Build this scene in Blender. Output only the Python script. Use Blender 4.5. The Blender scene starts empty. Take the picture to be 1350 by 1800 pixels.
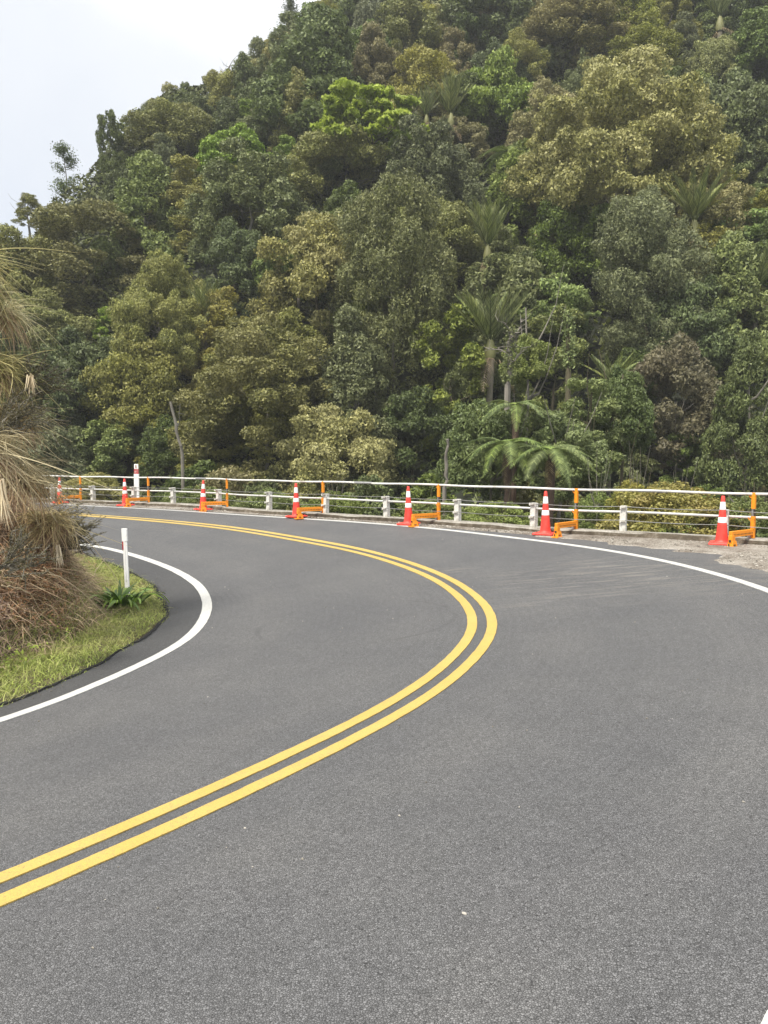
import bpy, bmesh, math, random
import numpy as np
from mathutils import Vector, Matrix, Euler

rng = np.random.default_rng(11)
random.seed(11)
sc = bpy.context.scene
C = sc.collection

# ------------------------------------------------------------------ camera
PITCH = math.atan(104 / 1350)
CAMZ = 1.7
cam_d = bpy.data.cameras.new('camera')
cam = bpy.data.objects.new('camera', cam_d)
C.objects.link(cam)
cam.location = (0, 0, CAMZ)
cam.rotation_euler = (math.pi / 2 - PITCH, 0, 0)
cam_d.sensor_fit = 'VERTICAL'
cam_d.sensor_height = 24
cam_d.lens = 18.0
cam_d.clip_start = 0.05
cam_d.clip_end = 3000
sc.camera = cam

# ------------------------------------------------------------------ sky and sun
SUN_EL, SUN_AZ = math.radians(55), math.radians(-143)     # azimuth measured from +Y towards +X
w = bpy.data.worlds.new("World")
sc.world = w
w.use_nodes = True
nt = w.node_tree
nt.nodes.clear()
N = nt.nodes.new
L = nt.links.new
out = N('ShaderNodeOutputWorld')
sky = N('ShaderNodeTexSky'); sky.sky_type = 'NISHITA'; sky.sun_disc = False
sky.sun_elevation = SUN_EL; sky.sun_rotation = SUN_AZ
sky.air_density = 1.0; sky.dust_density = 2.0
bgA = N('ShaderNodeBackground'); bgA.inputs[1].default_value = 0.11
L(sky.outputs[0], bgA.inputs[0])
tc = N('ShaderNodeTexCoord')
sep = N('ShaderNodeSeparateXYZ'); L(tc.outputs['Generated'], sep.inputs[0])
ramp = N('ShaderNodeValToRGB')
e = ramp.color_ramp.elements
e[0].position = 0.0; e[0].color = (0.42, 0.49, 0.60, 1)
e[1].position = 1.0; e[1].color = (1.5, 1.48, 1.44, 1)
m_ = e.new(0.33); m_.color = (0.535, 0.565, 0.615, 1)
m_ = e.new(0.50); m_.color = (0.60, 0.62, 0.65, 1)
nz = N('ShaderNodeTexNoise'); nz.inputs['Scale'].default_value = 1.7; nz.inputs['Detail'].default_value = 5
L(tc.outputs['Generated'], nz.inputs['Vector'])
ad = N('ShaderNodeMath'); ad.operation = 'MULTIPLY_ADD'
L(nz.outputs[0], ad.inputs[0]); ad.inputs[1].default_value = 0.62
mm = N('ShaderNodeMath'); mm.operation = 'ADD'; L(sep.outputs[2], mm.inputs[0]); mm.inputs[1].default_value = -0.31
L(mm.outputs[0], ad.inputs[2])
L(ad.outputs[0], ramp.inputs[0])
bgB = N('ShaderNodeBackground'); bgB.inputs[1].default_value = 1.12
L(ramp.outputs[0], bgB.inputs[0])
mr = N('ShaderNodeMapRange'); L(nz.outputs[0], mr.inputs[0])
mr.inputs[1].default_value = 0.3; mr.inputs[2].default_value = 0.6
mr.inputs[3].default_value = 0.80; mr.inputs[4].default_value = 0.97
mx = N('ShaderNodeMixShader'); L(mr.outputs[0], mx.inputs[0])
L(bgA.outputs[0], mx.inputs[1]); L(bgB.outputs[0], mx.inputs[2]); L(mx.outputs[0], out.inputs[0])

sd = bpy.data.lights.new('sun', 'SUN'); sd.energy = 3.8; sd.angle = math.radians(13); sd.color = (1, 0.94, 0.84)
sun = bpy.data.objects.new('sun', sd); C.objects.link(sun)
sdir = Vector((math.sin(SUN_AZ) * math.cos(SUN_EL), math.cos(SUN_AZ) * math.cos(SUN_EL), math.sin(SUN_EL)))
sun.rotation_euler = (-sdir).to_track_quat('-Z', 'Y').to_euler()
sun.location = (0, 0, 60)

sc.view_settings.view_transform = 'Standard'
sc.view_settings.look = 'None'
sc.view_settings.exposure = 0.55
sc.view_settings.gamma = 1.0
sc.view_settings.use_curve_mapping = False
sc.cycles.max_bounces = 5
sc.cycles.diffuse_bounces = 3
sc.cycles.transmission_bounces = 3
sc.cycles.volume_bounces = 0

# ------------------------------------------------------------------ helpers
cth, sth = math.cos(PITCH), math.sin(PITCH)
def ray(px, py):
    a = (px - 675) / 1350; b = (900 - py) / 1350
    return np.array([a, cth + b * sth, -sth + b * cth])
def gp(px, py, z=0.0):
    r = ray(px, py); t = (z - CAMZ) / r[2]
    return (r[0] * t, r[1] * t, z)
def proj(p):
    x, y, z = p[0], p[1], p[2] - CAMZ
    dep = y * cth - z * sth
    up = y * sth + z * cth
    return 675 + 1350 * x / dep, 900 - 1350 * up / dep, dep

def tag(o, label=None, cat=None, group=None, kind=None):
    if label: o['label'] = label
    if cat: o['category'] = cat
    if group: o['group'] = group
    if kind: o['kind'] = kind
    return o
def empty(name, loc=(0, 0, 0), rz=0):
    o = bpy.data.objects.new(name, None); C.objects.link(o)
    o.location = loc; o.rotation_euler = (0, 0, rz); o.empty_display_size = 0.2
    return o
def link(name, me, parent=None, loc=(0, 0, 0), rot=(0, 0, 0), scale=(1, 1, 1)):
    o = bpy.data.objects.new(name, me); C.objects.link(o)
    o.parent = parent
    o.location = loc; o.rotation_euler = rot; o.scale = scale
    return o
def copy_tree(o, parent=None):
    c = o.copy(); C.objects.link(c); c.parent = parent
    for ch in o.children: copy_tree(ch, c)
    return c

def np_mesh(name, V, F, mat, attrs=None, smooth=False):
    """V (n,3); F (m,k) all faces same size k."""
    V = np.asarray(V, dtype=np.float32); F = np.asarray(F, dtype=np.int32)
    me = bpy.data.meshes.new(name)
    k = F.shape[1]
    me.vertices.add(len(V)); me.vertices.foreach_set('co', V.ravel())
    me.loops.add(F.size); me.loops.foreach_set('vertex_index', F.ravel())
    me.polygons.add(len(F)); me.polygons.foreach_set('loop_start', np.arange(0, F.size, k, dtype=np.int32))
    me.polygons.foreach_set('loop_total', np.full(len(F), k, dtype=np.int32))
    me.polygons.foreach_set('use_smooth', np.full(len(F), bool(smooth)))
    for an, av in (attrs or {}).items():
        a = me.attributes.new(an, 'FLOAT', 'POINT'); a.data.foreach_set('value', np.asarray(av, dtype=np.float32))
    me.update(calc_edges=True)
    me.materials.append(mat)
    return me

class MB:
    """collects boxes, tubes, prisms and builds one mesh"""
    def __init__(s): s.v = []; s.f = []; s.mi = []
    def box(s, c, h, M=None, m=0, taper=1.0, bev=0.0):
        n = len(s.v)
        cx, cy, cz = c; hx, hy, hz = h
        if bev <= 0:
            for dz, t in ((-1, 1.0), (1, taper)):
                for dx, dy in ((-1, -1), (1, -1), (1, 1), (-1, 1)):
                    s._p((cx + dx * hx * t, cy + dy * hy * t, cz + dz * hz), M)
            s.f += [(n + 3, n + 2, n + 1, n), (n + 4, n + 5, n + 6, n + 7)] + [(n + i, n + (i + 1) % 4, n + 4 + (i + 1) % 4, n + 4 + i) for i in range(4)]
            s.mi += [m] * 6
        else:
            b = bev
            prof = []
            for (dx, dy) in ((-1, -1), (1, -1), (1, 1), (-1, 1)):
                a = (cx + dx * hx, cy + dy * (hy - b)); c2 = (cx + dx * (hx - b), cy + dy * hy)
                prof += ([a, c2] if dx * dy < 0 else [c2, a]) if False else []
            prof = [(-hx + b, -hy), (hx - b, -hy), (hx, -hy + b), (hx, hy - b), (hx - b, hy), (-hx + b, hy), (-hx, hy - b), (-hx, -hy + b)]
            rings = [(-hz, 1 - b / max(hx, hy) * .8), (-hz + b, 1), (hz - b, 1), (hz, 1 - b / max(hx, hy) * .8)]
            for z, t in rings:
                tt = t * (1 + (taper - 1) * (z + hz) / (2 * hz))
                for x, y in prof: s._p((cx + x * tt, cy + y * tt, cz + z), M)
            for r in range(3):
                for i in range(8):
                    s.f.append((n + r * 8 + i, n + r * 8 + (i + 1) % 8, n + r * 8 + 8 + (i + 1) % 8, n + r * 8 + 8 + i)); s.mi.append(m)
            s.f.append(tuple(n + 7 - i for i in range(8))); s.mi.append(m)
            s.f.append(tuple(n + 24 + i for i in range(8))); s.mi.append(m)
    def _p(s, p, M):
        s.v.append(tuple(M @ Vector(p)) if M is not None else tuple(p))
    def tube(s, pts, r, k=8, m=0, cap=True):
        pts = [Vector(p) for p in pts]
        if not hasattr(r, '__len__'): r = [r] * len(pts)
        n = len(s.v)
        for i, p in enumerate(pts):
            d = (pts[min(i + 1, len(pts) - 1)] - pts[max(i - 1, 0)]).normalized()
            a = d.cross(Vector((0, 0, 1)))
            if a.length < 0.05: a = d.cross(Vector((0, 1, 0)))
            a.normalize(); b = d.cross(a)
            for j in range(k):
                t = 2 * math.pi * j / k
                s.v.append(tuple(p + (a * math.cos(t) + b * math.sin(t)) * r[i]))
        for i in range(len(pts) - 1):
            for j in range(k):
                s.f.append((n + i * k + j, n + (i + 1) * k + j, n + (i + 1) * k + (j + 1) % k, n + i * k + (j + 1) % k)); s.mi.append(m)
        if cap:
            s.f.append(tuple(n + j for j in range(k))); s.mi.append(m)
            q = n + (len(pts) - 1) * k
            s.f.append(tuple(q + k - 1 - j for j in range(k))); s.mi.append(m)
    def lathe(s, prof, k=20, m=0, sq=0):
        n = len(s.v)
        for r, z in prof:
            for j in range(k):
                t = 2 * math.pi * (j + .5) / k
                s.v.append((r * math.cos(t), r * math.sin(t), z))
        for i in range(len(prof) - 1):
            for j in range(k):
                s.f.append((n + i * k + j, n + i * k + (j + 1) % k, n + (i + 1) * k + (j + 1) % k, n + (i + 1) * k + j)); s.mi.append(m)
    def mesh(s, name, mats, smooth=False):
        me = bpy.data.meshes.new(name)
        me.from_pydata(s.v, [], s.f)
        if not isinstance(mats, (list, tuple)): mats = [mats]
        for x in mats: me.materials.append(x)
        me.polygons.foreach_set('material_index', s.mi); me.polygons.foreach_set('use_smooth', np.zeros(len(s.f), dtype=bool))
        bm = bmesh.new(); bm.from_mesh(me); bmesh.ops.recalc_face_normals(bm, faces=bm.faces)
        if smooth:
            for f in bm.faces: f.smooth = True
            for ed in bm.edges:
                if len(ed.link_faces) == 2 and ed.calc_face_angle(0) > 0.7: ed.smooth = False
        bm.to_mesh(me); bm.free()
        return me
    def build(s, name, mats, parent=None, smooth=False, **kw):
        return link(name, s.mesh(name, mats, smooth), parent, **kw)

# ---- smooth numpy value noise
_perm = np.random.default_rng(5).random((64, 64))
def vnoise(x, y, s=1.0, o=0):
    x = np.asarray(x, float) / s + 17.3 + o * 7.1; y = np.asarray(y, float) / s + 5.9 + o * 3.3
    xi = np.floor(x).astype(int); yi = np.floor(y).astype(int)
    fx = x - xi; fy = y - yi
    fx = fx * fx * (3 - 2 * fx); fy = fy * fy * (3 - 2 * fy)
    g = lambda a, b: _perm[a % 64, b % 64]
    return (g(xi, yi) * (1 - fx) + g(xi + 1, yi) * fx) * (1 - fy) + (g(xi, yi + 1) * (1 - fx) + g(xi + 1, yi + 1) * fx) * fy - 0.5
def fbm(x, y, s, n=3, o=0):
    r = 0; a = 1
    for i in range(n):
        r = r + a * vnoise(x, y, s, o + i); s = s / 2; a = a / 2
    return r

# ------------------------------------------------------------------ materials
class Mat:
    def __init__(s, name):
        s.m = bpy.data.materials.new(name); s.m.use_nodes = True
        s.t = s.m.node_tree; s.b = s.t.nodes['Principled BSDF']; s.out = s.t.nodes['Material Output']
        s.tc = s.t.nodes.new('ShaderNodeTexCoord')
    def n(s, ty, **kw):
        nd = s.t.nodes.new(ty)
        for k, v in kw.items():
            if k.startswith('i_'):
                key = k[2:]; key = int(key) if key.isdigit() else key.replace('_', ' ')
                if isinstance(v, bpy.types.NodeSocket): s.t.links.new(v, nd.inputs[key])
                else: nd.inputs[key].default_value = v
            else: setattr(nd, k, v)
        return nd
    def l(s, a, b): s.t.links.new(a, b)
    def noise(s, scale, detail=3, vec=None, rough=0.55, dist=0.0):
        nd = s.n('ShaderNodeTexNoise'); nd.inputs['Scale'].default_value = scale; nd.inputs['Detail'].default_value = detail
        nd.inputs['Roughness'].default_value = rough; nd.inputs['Distortion'].default_value = dist
        s.l(vec or s.tc.outputs['Object'], nd.inputs['Vector']); return nd.outputs[0]
    def ramp(s, f, stops):
        nd = s.n('ShaderNodeValToRGB'); s.l(f, nd.inputs[0])
        el = nd.color_ramp.elements
        el[0].position, el[0].color = stops[0][0], c4(stops[0][1])
        el[1].position, el[1].color = stops[-1][0], c4(stops[-1][1])
        for p, c in stops[1:-1]:
            q = el.new(p); q.color = c4(c)
        return nd.outputs[0]
    def mix(s, f, a, b, mode='MIX'):
        nd = s.n('ShaderNodeMix', data_type='RGBA', blend_type=mode)
        for v, i in ((f, 0), (a, 6), (b, 7)):
            if isinstance(v, bpy.types.NodeSocket): s.l(v, nd.inputs[i])
            elif i == 0: nd.inputs[0].default_value = v
            else: nd.inputs[i].default_value = c4(v)
        return nd.outputs[2]
    def math(s, op, a, b=None, c=None, clamp=False):
        nd = s.n('ShaderNodeMath', operation=op, use_clamp=clamp)
        for i, v in enumerate((a, b, c)):
            if v is None: continue
            if isinstance(v, bpy.types.NodeSocket): s.l(v, nd.inputs[i])
            else: nd.inputs[i].default_value = v
        return nd.outputs[0]
    def bump(s, h, strength=0.3, dist=0.01):
        nd = s.n('ShaderNodeBump'); nd.inputs['Strength'].default_value = strength; nd.inputs['Distance'].default_value = dist
        s.l(h, nd.inputs['Height']); s.l(nd.outputs[0], s.b.inputs['Normal'])
    def col(s, v):
        if isinstance(v, bpy.types.NodeSocket): s.l(v, s.b.inputs['Base Color'])
        else: s.b.inputs['Base Color'].default_value = c4(v)
    def set(s, rough=None, metal=None, spec=None):
        if rough is not None: s.b.inputs['Roughness'].default_value = rough
        if metal is not None: s.b.inputs['Metallic'].default_value = metal
        if spec is not None: s.b.inputs['Specular IOR Level'].default_value = spec
def c4(c): 
    if not hasattr(c, '__len__'): c = (c, c, c)
    return (c[0], c[1], c[2], 1.0)

def leaf_mat(name, c0, c1, c2, clump=0.5, hue=0.02, val=0.35, trans=0.22, rough=0.5):
    """leaves: c0..c1 by leaf, clumps lean to c2, every tree differs a little"""
    M = Mat(name)
    a = M.n('ShaderNodeAttribute', attribute_name='tint').outputs['Fac']
    b = M.n('ShaderNodeAttribute', attribute_name='clump').outputs['Fac']
    c = M.mix(M.math('POWER', a, 1.5), tuple(x * k for x, k in zip(c0, (.98, .92, .75))), tuple(x * k for x, k in zip(c1, (1.55, 1.46, 1.2))))
    f = M.math('MULTIPLY', b, clump)
    c = M.mix(f, c, c2)
    oi = M.n('ShaderNodeObjectInfo').outputs['Random']
    h = M.n('ShaderNodeHueSaturation')
    M.l(M.math('MULTIPLY_ADD', oi, hue * 2, 0.5 - hue), h.inputs['Hue'])
    o2 = M.math('FRACT', M.math('MULTIPLY', oi, 7.31))
    M.l(M.math('MULTIPLY_ADD', o2, val, 1 - val / 2), h.inputs['Value'])
    o3 = M.math('FRACT', M.math('MULTIPLY', oi, 13.7))
    M.l(M.math('MULTIPLY_ADD', o3, 0.3, 0.82), h.inputs['Saturation'])
    M.l(c, h.inputs['Color'])
    M.l(h.outputs[0], M.b.inputs['Base Color'])
    M.set(rough=rough, spec=0.3)
    tr = M.n('ShaderNodeBsdfTranslucent'); M.l(h.outputs[0], tr.inputs[0])
    mxs = M.n('ShaderNodeMixShader'); mxs.inputs[0].default_value = trans
    M.l(M.b.outputs[0], mxs.inputs[1]); M.l(tr.outputs[0], mxs.inputs[2]); M.l(mxs.outputs[0], M.out.inputs[0])
    return M.m

def plain(name, c, rough=0.6, metal=0.0, var=0.15, scale=8.0, bump=0.0, dirt=None, dscale=3.0, dlo=.5, dhi=.75):
    M = Mat(name)
    n = M.noise(scale, 5)
    base = M.mix(n, tuple(x * (1 - var) for x in c), tuple(min(1, x * (1 + var)) for x in c))
    if dirt:
        d = M.ramp(M.noise(dscale, 6, rough=.7), [(dlo, 0.0), (dhi, 1.0)])
        base = M.mix(d, base, dirt)
    M.col(base); M.set(rough=rough, metal=metal)
    if bump: M.bump(M.noise(scale * 6, 4), bump, 0.01)
    return M.m

# ------------------------------------------------------------------ road curves (photo read as a plan of the ground)
def spline(P, n=40):
    P = [np.array(p, float) for p in P]
    P = [2 * P[0] - P[1]] + P + [2 * P[-1] - P[-2]]
    outp = []
    for i in range(1, len(P) - 2):
        a, b, c, d = P[i - 1:i + 3]
        # centripetal
        t0 = 0; t1 = t0 + np.linalg.norm(b - a) ** .5; t2 = t1 + np.linalg.norm(c - b) ** .5; t3 = t2 + np.linalg.norm(d - c) ** .5
        for t in np.linspace(t1, t2, n, endpoint=False):
            A1 = (t1 - t) / (t1 - t0) * a + (t - t0) / (t1 - t0) * b
            A2 = (t2 - t) / (t2 - t1) * b + (t - t1) / (t2 - t1) * c
            A3 = (t3 - t) / (t3 - t2) * c + (t - t2) / (t3 - t2) * d
            B1 = (t2 - t) / (t2 - t0) * A1 + (t - t0) / (t2 - t0) * A2
            B2 = (t3 - t) / (t3 - t1) * A2 + (t - t1) / (t3 - t1) * A3
            outp.append((t2 - t) / (t2 - t1) * B1 + (t - t1) / (t2 - t1) * B2)
    outp.append(P[-2])
    return np.array(outp)
def arclen(P):
    d = np.linalg.norm(np.diff(P, axis=0), axis=1); return np.concatenate([[0], np.cumsum(d)])
def resample(P, n):
    s = arclen(P); u = np.linspace(0, s[-1], n)
    return np.stack([np.interp(u, s, P[:, k]) for k in range(P.shape[1])], 1)
def smooth(P, k=3):
    for _ in range(k):
        Q = P.copy(); Q[1:-1] = (P[:-2] + 2 * P[1:-1] + P[2:]) / 4; P = Q
    return P
def prep(P, sm=25):
    return smooth(resample(spline(P), 420), sm)
def halves(P, split=None, n1=150, n2=150):
    i = int(np.argmax(P[:, 0])) if split is None else int(np.argmin(np.abs(P[:, :2] - np.array(split)).sum(1)))
    a = resample(P[:i + 1], n1); b = resample(P[i:], n2)
    return np.concatenate([a, b[1:]])

O_px = [(1350, 1037), (1294, 1019), (1220, 998), (1109, 974), (998, 957), (877, 942), (763, 929), (630, 918)]
O_raw = [(-9, -9.5, -.05), (-5, -5.0, 0), (-1.9, -1.3, 0), (1.20, 2.16, 0), (3.40, 4.7, 0), (4.45, 7.2, 0)] + [gp(*p) for p in O_px] + \
        [gp(430, 905.7, -.03), gp(300, 897, -.05), gp(130, 888, -.08), (-17, 30.0, -.1), (-31, 38.5, -.1)]
Y_px = [(0, 1566), (100, 1525), (200, 1482), (400, 1391), (597, 1298), (757, 1208), (842, 1125), (851, 1097), (842, 1070), (817, 1044), (777, 1018), (716, 993), (624, 967)]
Y_raw = [(-11.5, -6.5, -.3), (-8, -3.3, -.3), (-4.6, .3, -.3)] + [gp(*p, -.3) for p in Y_px] + \
        [gp(530, 949, -.25), gp(400, 928, -.17), gp(267, 914, -.09), gp(130, 903.5, -.03), (-15, 25.5, -.03), (-29.5, 34.5, -.03)]
I_raw = [(-14, -3.0, -.6), (-9.5, 0.2, -.6), (-5.6, 3.6, -.6), gp(0, 1268, -.6), gp(217, 1183, -.6), gp(317, 1133, -.6), gp(350, 1103, -.6), gp(365, 1070, -.6),
         gp(362, 1050, -.6), gp(347, 1027, -.58), gp(302, 1000, -.53), gp(228, 974, -.46), gp(178, 962, -.42), gp(151, 958, -.40), (-13.5, 21.5, -.36), (-28, 30.5, -.36)]
zE = -.66
E_raw = [(-14.5, -2.2, zE), (-10.1, 1.0, zE), (-6.1, 4.5, zE), gp(0, 1245, zE), gp(83, 1212, zE), gp(133, 1190, zE), gp(200, 1157, zE), gp(240, 1132, zE), gp(277, 1103, zE),
         gp(293, 1085, zE), gp(290, 1063, zE), gp(277, 1037, zE), gp(257, 1020, -.64), gp(233, 1007, -.6), gp(166, 980, -.52), gp(120, 970, -.46), (-14, 20.7, -.4), (-28.5, 29.7, -.4)]
K_px = [(1350, 961), (1243, 954), (1109, 946), (961, 939), (850, 930), (630, 915)]
K_raw = [(3, -16, 0), (9.5, -8, 0), (13.2, 0, 0), (13.4, 6, 0), (11.2, 11, 0)] + [gp(*p) for p in K_px] + [gp(430, 902, -.03), gp(333, 893.5, -.05), gp(133, 885, -.08), (-18, 31.2, -.1), (-32, 39.8, -.1)]
Oc = prep(O_raw); Yc = prep(Y_raw); Ic = prep(I_raw); Ec = prep(E_raw, 8); Kc = prep(K_raw, 10)
Oh = halves(Oc); Yh = halves(Yc); Ih = halves(Ic); Eh = halves(Ec); Kh = halves(Kc, (9.5, 12.8))

def loft(rails, rows):
    """rows[i]: number of cells between rails i and i+1"""
    cols = []
    for i in range(len(rails) - 1):
        for r in range(rows[i]):
            t = r / rows[i]; cols.append(rails[i] * (1 - t) + rails[i + 1] * t)
    cols.append(rails[-1])
    V = np.stack(cols, 1)
    n, m = V.shape[:2]
    idx = np.arange(n * m).reshape(n, m)
    F = np.stack([idx[:-1, :-1], idx[1:, :-1], idx[1:, 1:], idx[:-1, 1:]], -1).reshape(-1, 4)
    return V.reshape(-1, 3), F
def grid_obj(name, V, F, mat, smooth=True, **kw):
    me = np_mesh(name, V, F, mat, smooth=smooth)
    bm = bmesh.new(); bm.from_mesh(me)
    bmesh.ops.recalc_face_normals(bm, faces=bm.faces)
    up = sum(f.normal.z for f in bm.faces)
    if up < 0: bmesh.ops.reverse_faces(bm, faces=bm.faces)
    bm.to_mesh(me); bm.free()
    return link(name, me, **kw)

# ---- asphalt
def asphalt(name, lo, mid, hi, dust=True, edge_dark=0.0):
    M = Mat(name)
    obj = M.tc.outputs['Object']
    vo = M.n('ShaderNodeTexVoronoi'); vo.inputs['Scale'].default_value = 112; M.l(obj, vo.inputs['Vector'])
    vd = M.n('ShaderNodeTexVoronoi', feature='DISTANCE_TO_EDGE'); vd.inputs['Scale'].default_value = 112; M.l(obj, vd.inputs['Vector'])
    cell = M.n('ShaderNodeSeparateColor', i_0=vo.outputs['Color'])
    chip = M.ramp(cell.outputs[0], [(0.0, mid * .74), (.5, mid), (1.0, hi)])
    gap = M.ramp(vd.outputs['Distance'], [(0.02, 1.0), (.16, 0.0)])
    c = M.mix(gap, chip, lo)
    fine = M.noise(380, 2)
    c = M.mix(.5, c, M.ramp(fine, [(.3, .62), (.7, 1.0)]), 'MULTIPLY')
    big = M.noise(.55, 5, rough=.6)
    c = M.mix(1.0, c, M.ramp(big, [(.3, (.87, .88, .92)), (.7, (1.08, 1.08, 1.09))]), 'MULTIPLY')
    if dust:
        ac = M.n('ShaderNodeAttribute', attribute_name='across').outputs['Fac']
        fr = M.math('FRACT', ac)
        wv = M.math('SINE', M.math('MULTIPLY_ADD', fr, 12.566, -1.57))          # two wheel paths in each lane
        wv = M.math('MULTIPLY', M.ramp(wv, [(.0, 0.0), (1.0, 1.0)]), M.ramp(M.noise(.7, 4), [(.35, .2), (.7, 1.0)]))
        c = M.mix(wv, c, M.mix(1.0, c, (1.12, 1.11, 1.09), 'MULTIPLY'))
        seam = M.ramp(M.math('ABSOLUTE', M.math('SUBTRACT', ac, 2.0)), [(.0, 1.0), (.05, 0.0)])
        c = M.mix(M.math('MULTIPLY', seam, .35), c, (.07, .07, .07))
        spots = M.ramp(M.noise(2.3, 6, rough=.8), [(.66, 0.0), (.74, .5)])
        c = M.mix(spots, c, (.065, .064, .062))
    mid_n = M.noise(5, 4, rough=.7)
    c = M.mix(1.0, c, M.ramp(mid_n, [(.3, .93), (.7, 1.06)]), 'MULTIPLY')
    if dust:
        # pale dust dragged across the bend, stretched along the wheel paths
        mp = M.n('ShaderNodeMapping'); M.l(obj, mp.inputs[0]); mp.inputs['Rotation'].default_value = (0, 0, math.radians(28)); mp.inputs['Scale'].default_value = (.9, 9, 1)
        st = M.noise(1.1, 7, vec=mp.outputs[0], rough=.72)
        st = M.ramp(st, [(.50, 0.0), (.70, 1.0)])
        tot = None
        for (cx, cy, r, k) in ((3.2, 11.2, 2.4, .75), (5.6, 10.8, 2.6, .8), (.9, 12.6, .9, .6), (1.6, 9.8, .9, .4)):
            vd2 = M.n('ShaderNodeVectorMath', operation='DISTANCE'); M.l(obj, vd2.inputs[0]); vd2.inputs[1].default_value = (cx, cy, -.1)
            g = M.n('ShaderNodeMapRange', interpolation_type='SMOOTHSTEP'); M.l(vd2.outputs['Value'], g.inputs[0])
            g.inputs[1].default_value = r; g.inputs[2].default_value = r * .2; g.inputs[3].default_value = 0; g.inputs[4].default_value = k
            tot = g.outputs[0] if tot is None else M.math('MAXIMUM', tot, g.outputs[0])
        c = M.mix(M.math('MULTIPLY', M.math('MULTIPLY', st, tot), .7), c, (.34, .31, .26))
        # two faint arcs of scrubbed rubber
        for (cx, cy, r, a) in ((-.35, 9.6, 1.25, .35), (-.2, 13.5, 3.6, .18)):
            vd3 = M.n('ShaderNodeVectorMath', operation='DISTANCE'); M.l(obj, vd3.inputs[0]); vd3.inputs[1].default_value = (cx, cy, -.4)
            q = M.math('ABSOLUTE', M.math('SUBTRACT', vd3.outputs['Value'], r))
            q = M.math('LESS_THAN', q, .03)
            q = M.math('MULTIPLY', q, M.ramp(M.noise(.9, 3), [(.5, 0.0), (.62, a)]))
            c = M.mix(q, c, (.05, .05, .052))
    M.col(c); M.set(rough=.72, spec=.45)
    M.bump(M.math('ADD', M.math('MULTIPLY', vd.outputs['Distance'], 1.4), M.math('MULTIPLY', cell.outputs[1], .5)), .55, .006)
    return M.m
m_road = asphalt('chipseal', .034, .148, .225)
m_shoulder = asphalt('fresh_seal', .030, .085, .14, dust=False)

V, F = loft([Kh + np.array([0, 0, -.004]), Oh, Yh, Ih, Eh], [8, 14, 14, 4])
ac_ = np.concatenate([np.arange(8) / 8, 1 + np.arange(14) / 14, 2 + np.arange(14) / 14, 3 + np.arange(5) / 4])
road_across = np.tile(ac_, len(Kh))
# ground under the painted lines is the same sheet
ro = grid_obj('road', V, F, m_road)
at_ = ro.data.attributes.new('across', 'FLOAT', 'POINT'); at_.data.foreach_set('value', road_across.astype(np.float32))
tag(ro, kind='structure')
from mathutils.bvhtree import BVHTree
road_bvh = BVHTree.FromPolygons([tuple(v) for v in V], [tuple(int(q) for q in f) for f in F])
def drape(P, h=0.0):
    Q = np.array(P, float)
    for i in range(len(Q)):
        r_ = road_bvh.ray_cast(Vector((Q[i, 0], Q[i, 1], 5)), Vector((0, 0, -1)))
        if r_[0] is not None: Q[i, 2] = r_[0].z + h
    return Q

def offset_curve(P, off):
    d = np.gradient(P[:, :2], axis=0); d /= np.linalg.norm(d, axis=1)[:, None] + 1e-9
    nrm = np.stack([-d[:, 1], d[:, 0]], 1)           # left of travel
    Q = P.copy(); Q[:, :2] += nrm * off
    return Q
# sheet: fresh darker seal between inner line and the verge
jit = fbm(Eh[:, 0], Eh[:, 1], .5, 3) * .10
E2 = Eh.copy()
Ein = offset_curve(Eh, .01); Ein[:, :2] += (Ein[:, :2] - Eh[:, :2]) * 0
Ein[:, :2] += (offset_curve(Eh, 1.0) - Eh)[:, :2] * (jit[:, None] * .7)
band0 = Ih * .90 + Eh * .10
up = lambda P, h: P + np.array([0, 0, h])
lipT = up(Ein, .012); lipB = up(offset_curve(Ein, .05), -.09)
V, F = loft([up(band0, .0045), up(Ih * .5 + Eh * .5, .0045), up(Eh, .006), lipT, lipB], [3, 3, 2, 2])
tag(grid_obj('verge_seal', V, F, m_shoulder), kind='structure')
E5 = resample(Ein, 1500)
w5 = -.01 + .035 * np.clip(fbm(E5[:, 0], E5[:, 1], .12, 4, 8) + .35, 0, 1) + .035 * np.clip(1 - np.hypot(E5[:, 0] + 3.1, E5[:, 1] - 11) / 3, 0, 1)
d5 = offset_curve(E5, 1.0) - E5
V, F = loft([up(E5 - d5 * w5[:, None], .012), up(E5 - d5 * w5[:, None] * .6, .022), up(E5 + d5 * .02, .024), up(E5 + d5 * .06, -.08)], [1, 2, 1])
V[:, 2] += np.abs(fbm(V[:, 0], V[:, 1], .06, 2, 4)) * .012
tag(grid_obj('dark_edge_strip', V, F, plain('edge_black', (.010, .010, .011), .95, scale=40, bump=.9)), kind='structure')  # near-black ragged strip along the edge of the seal

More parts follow.
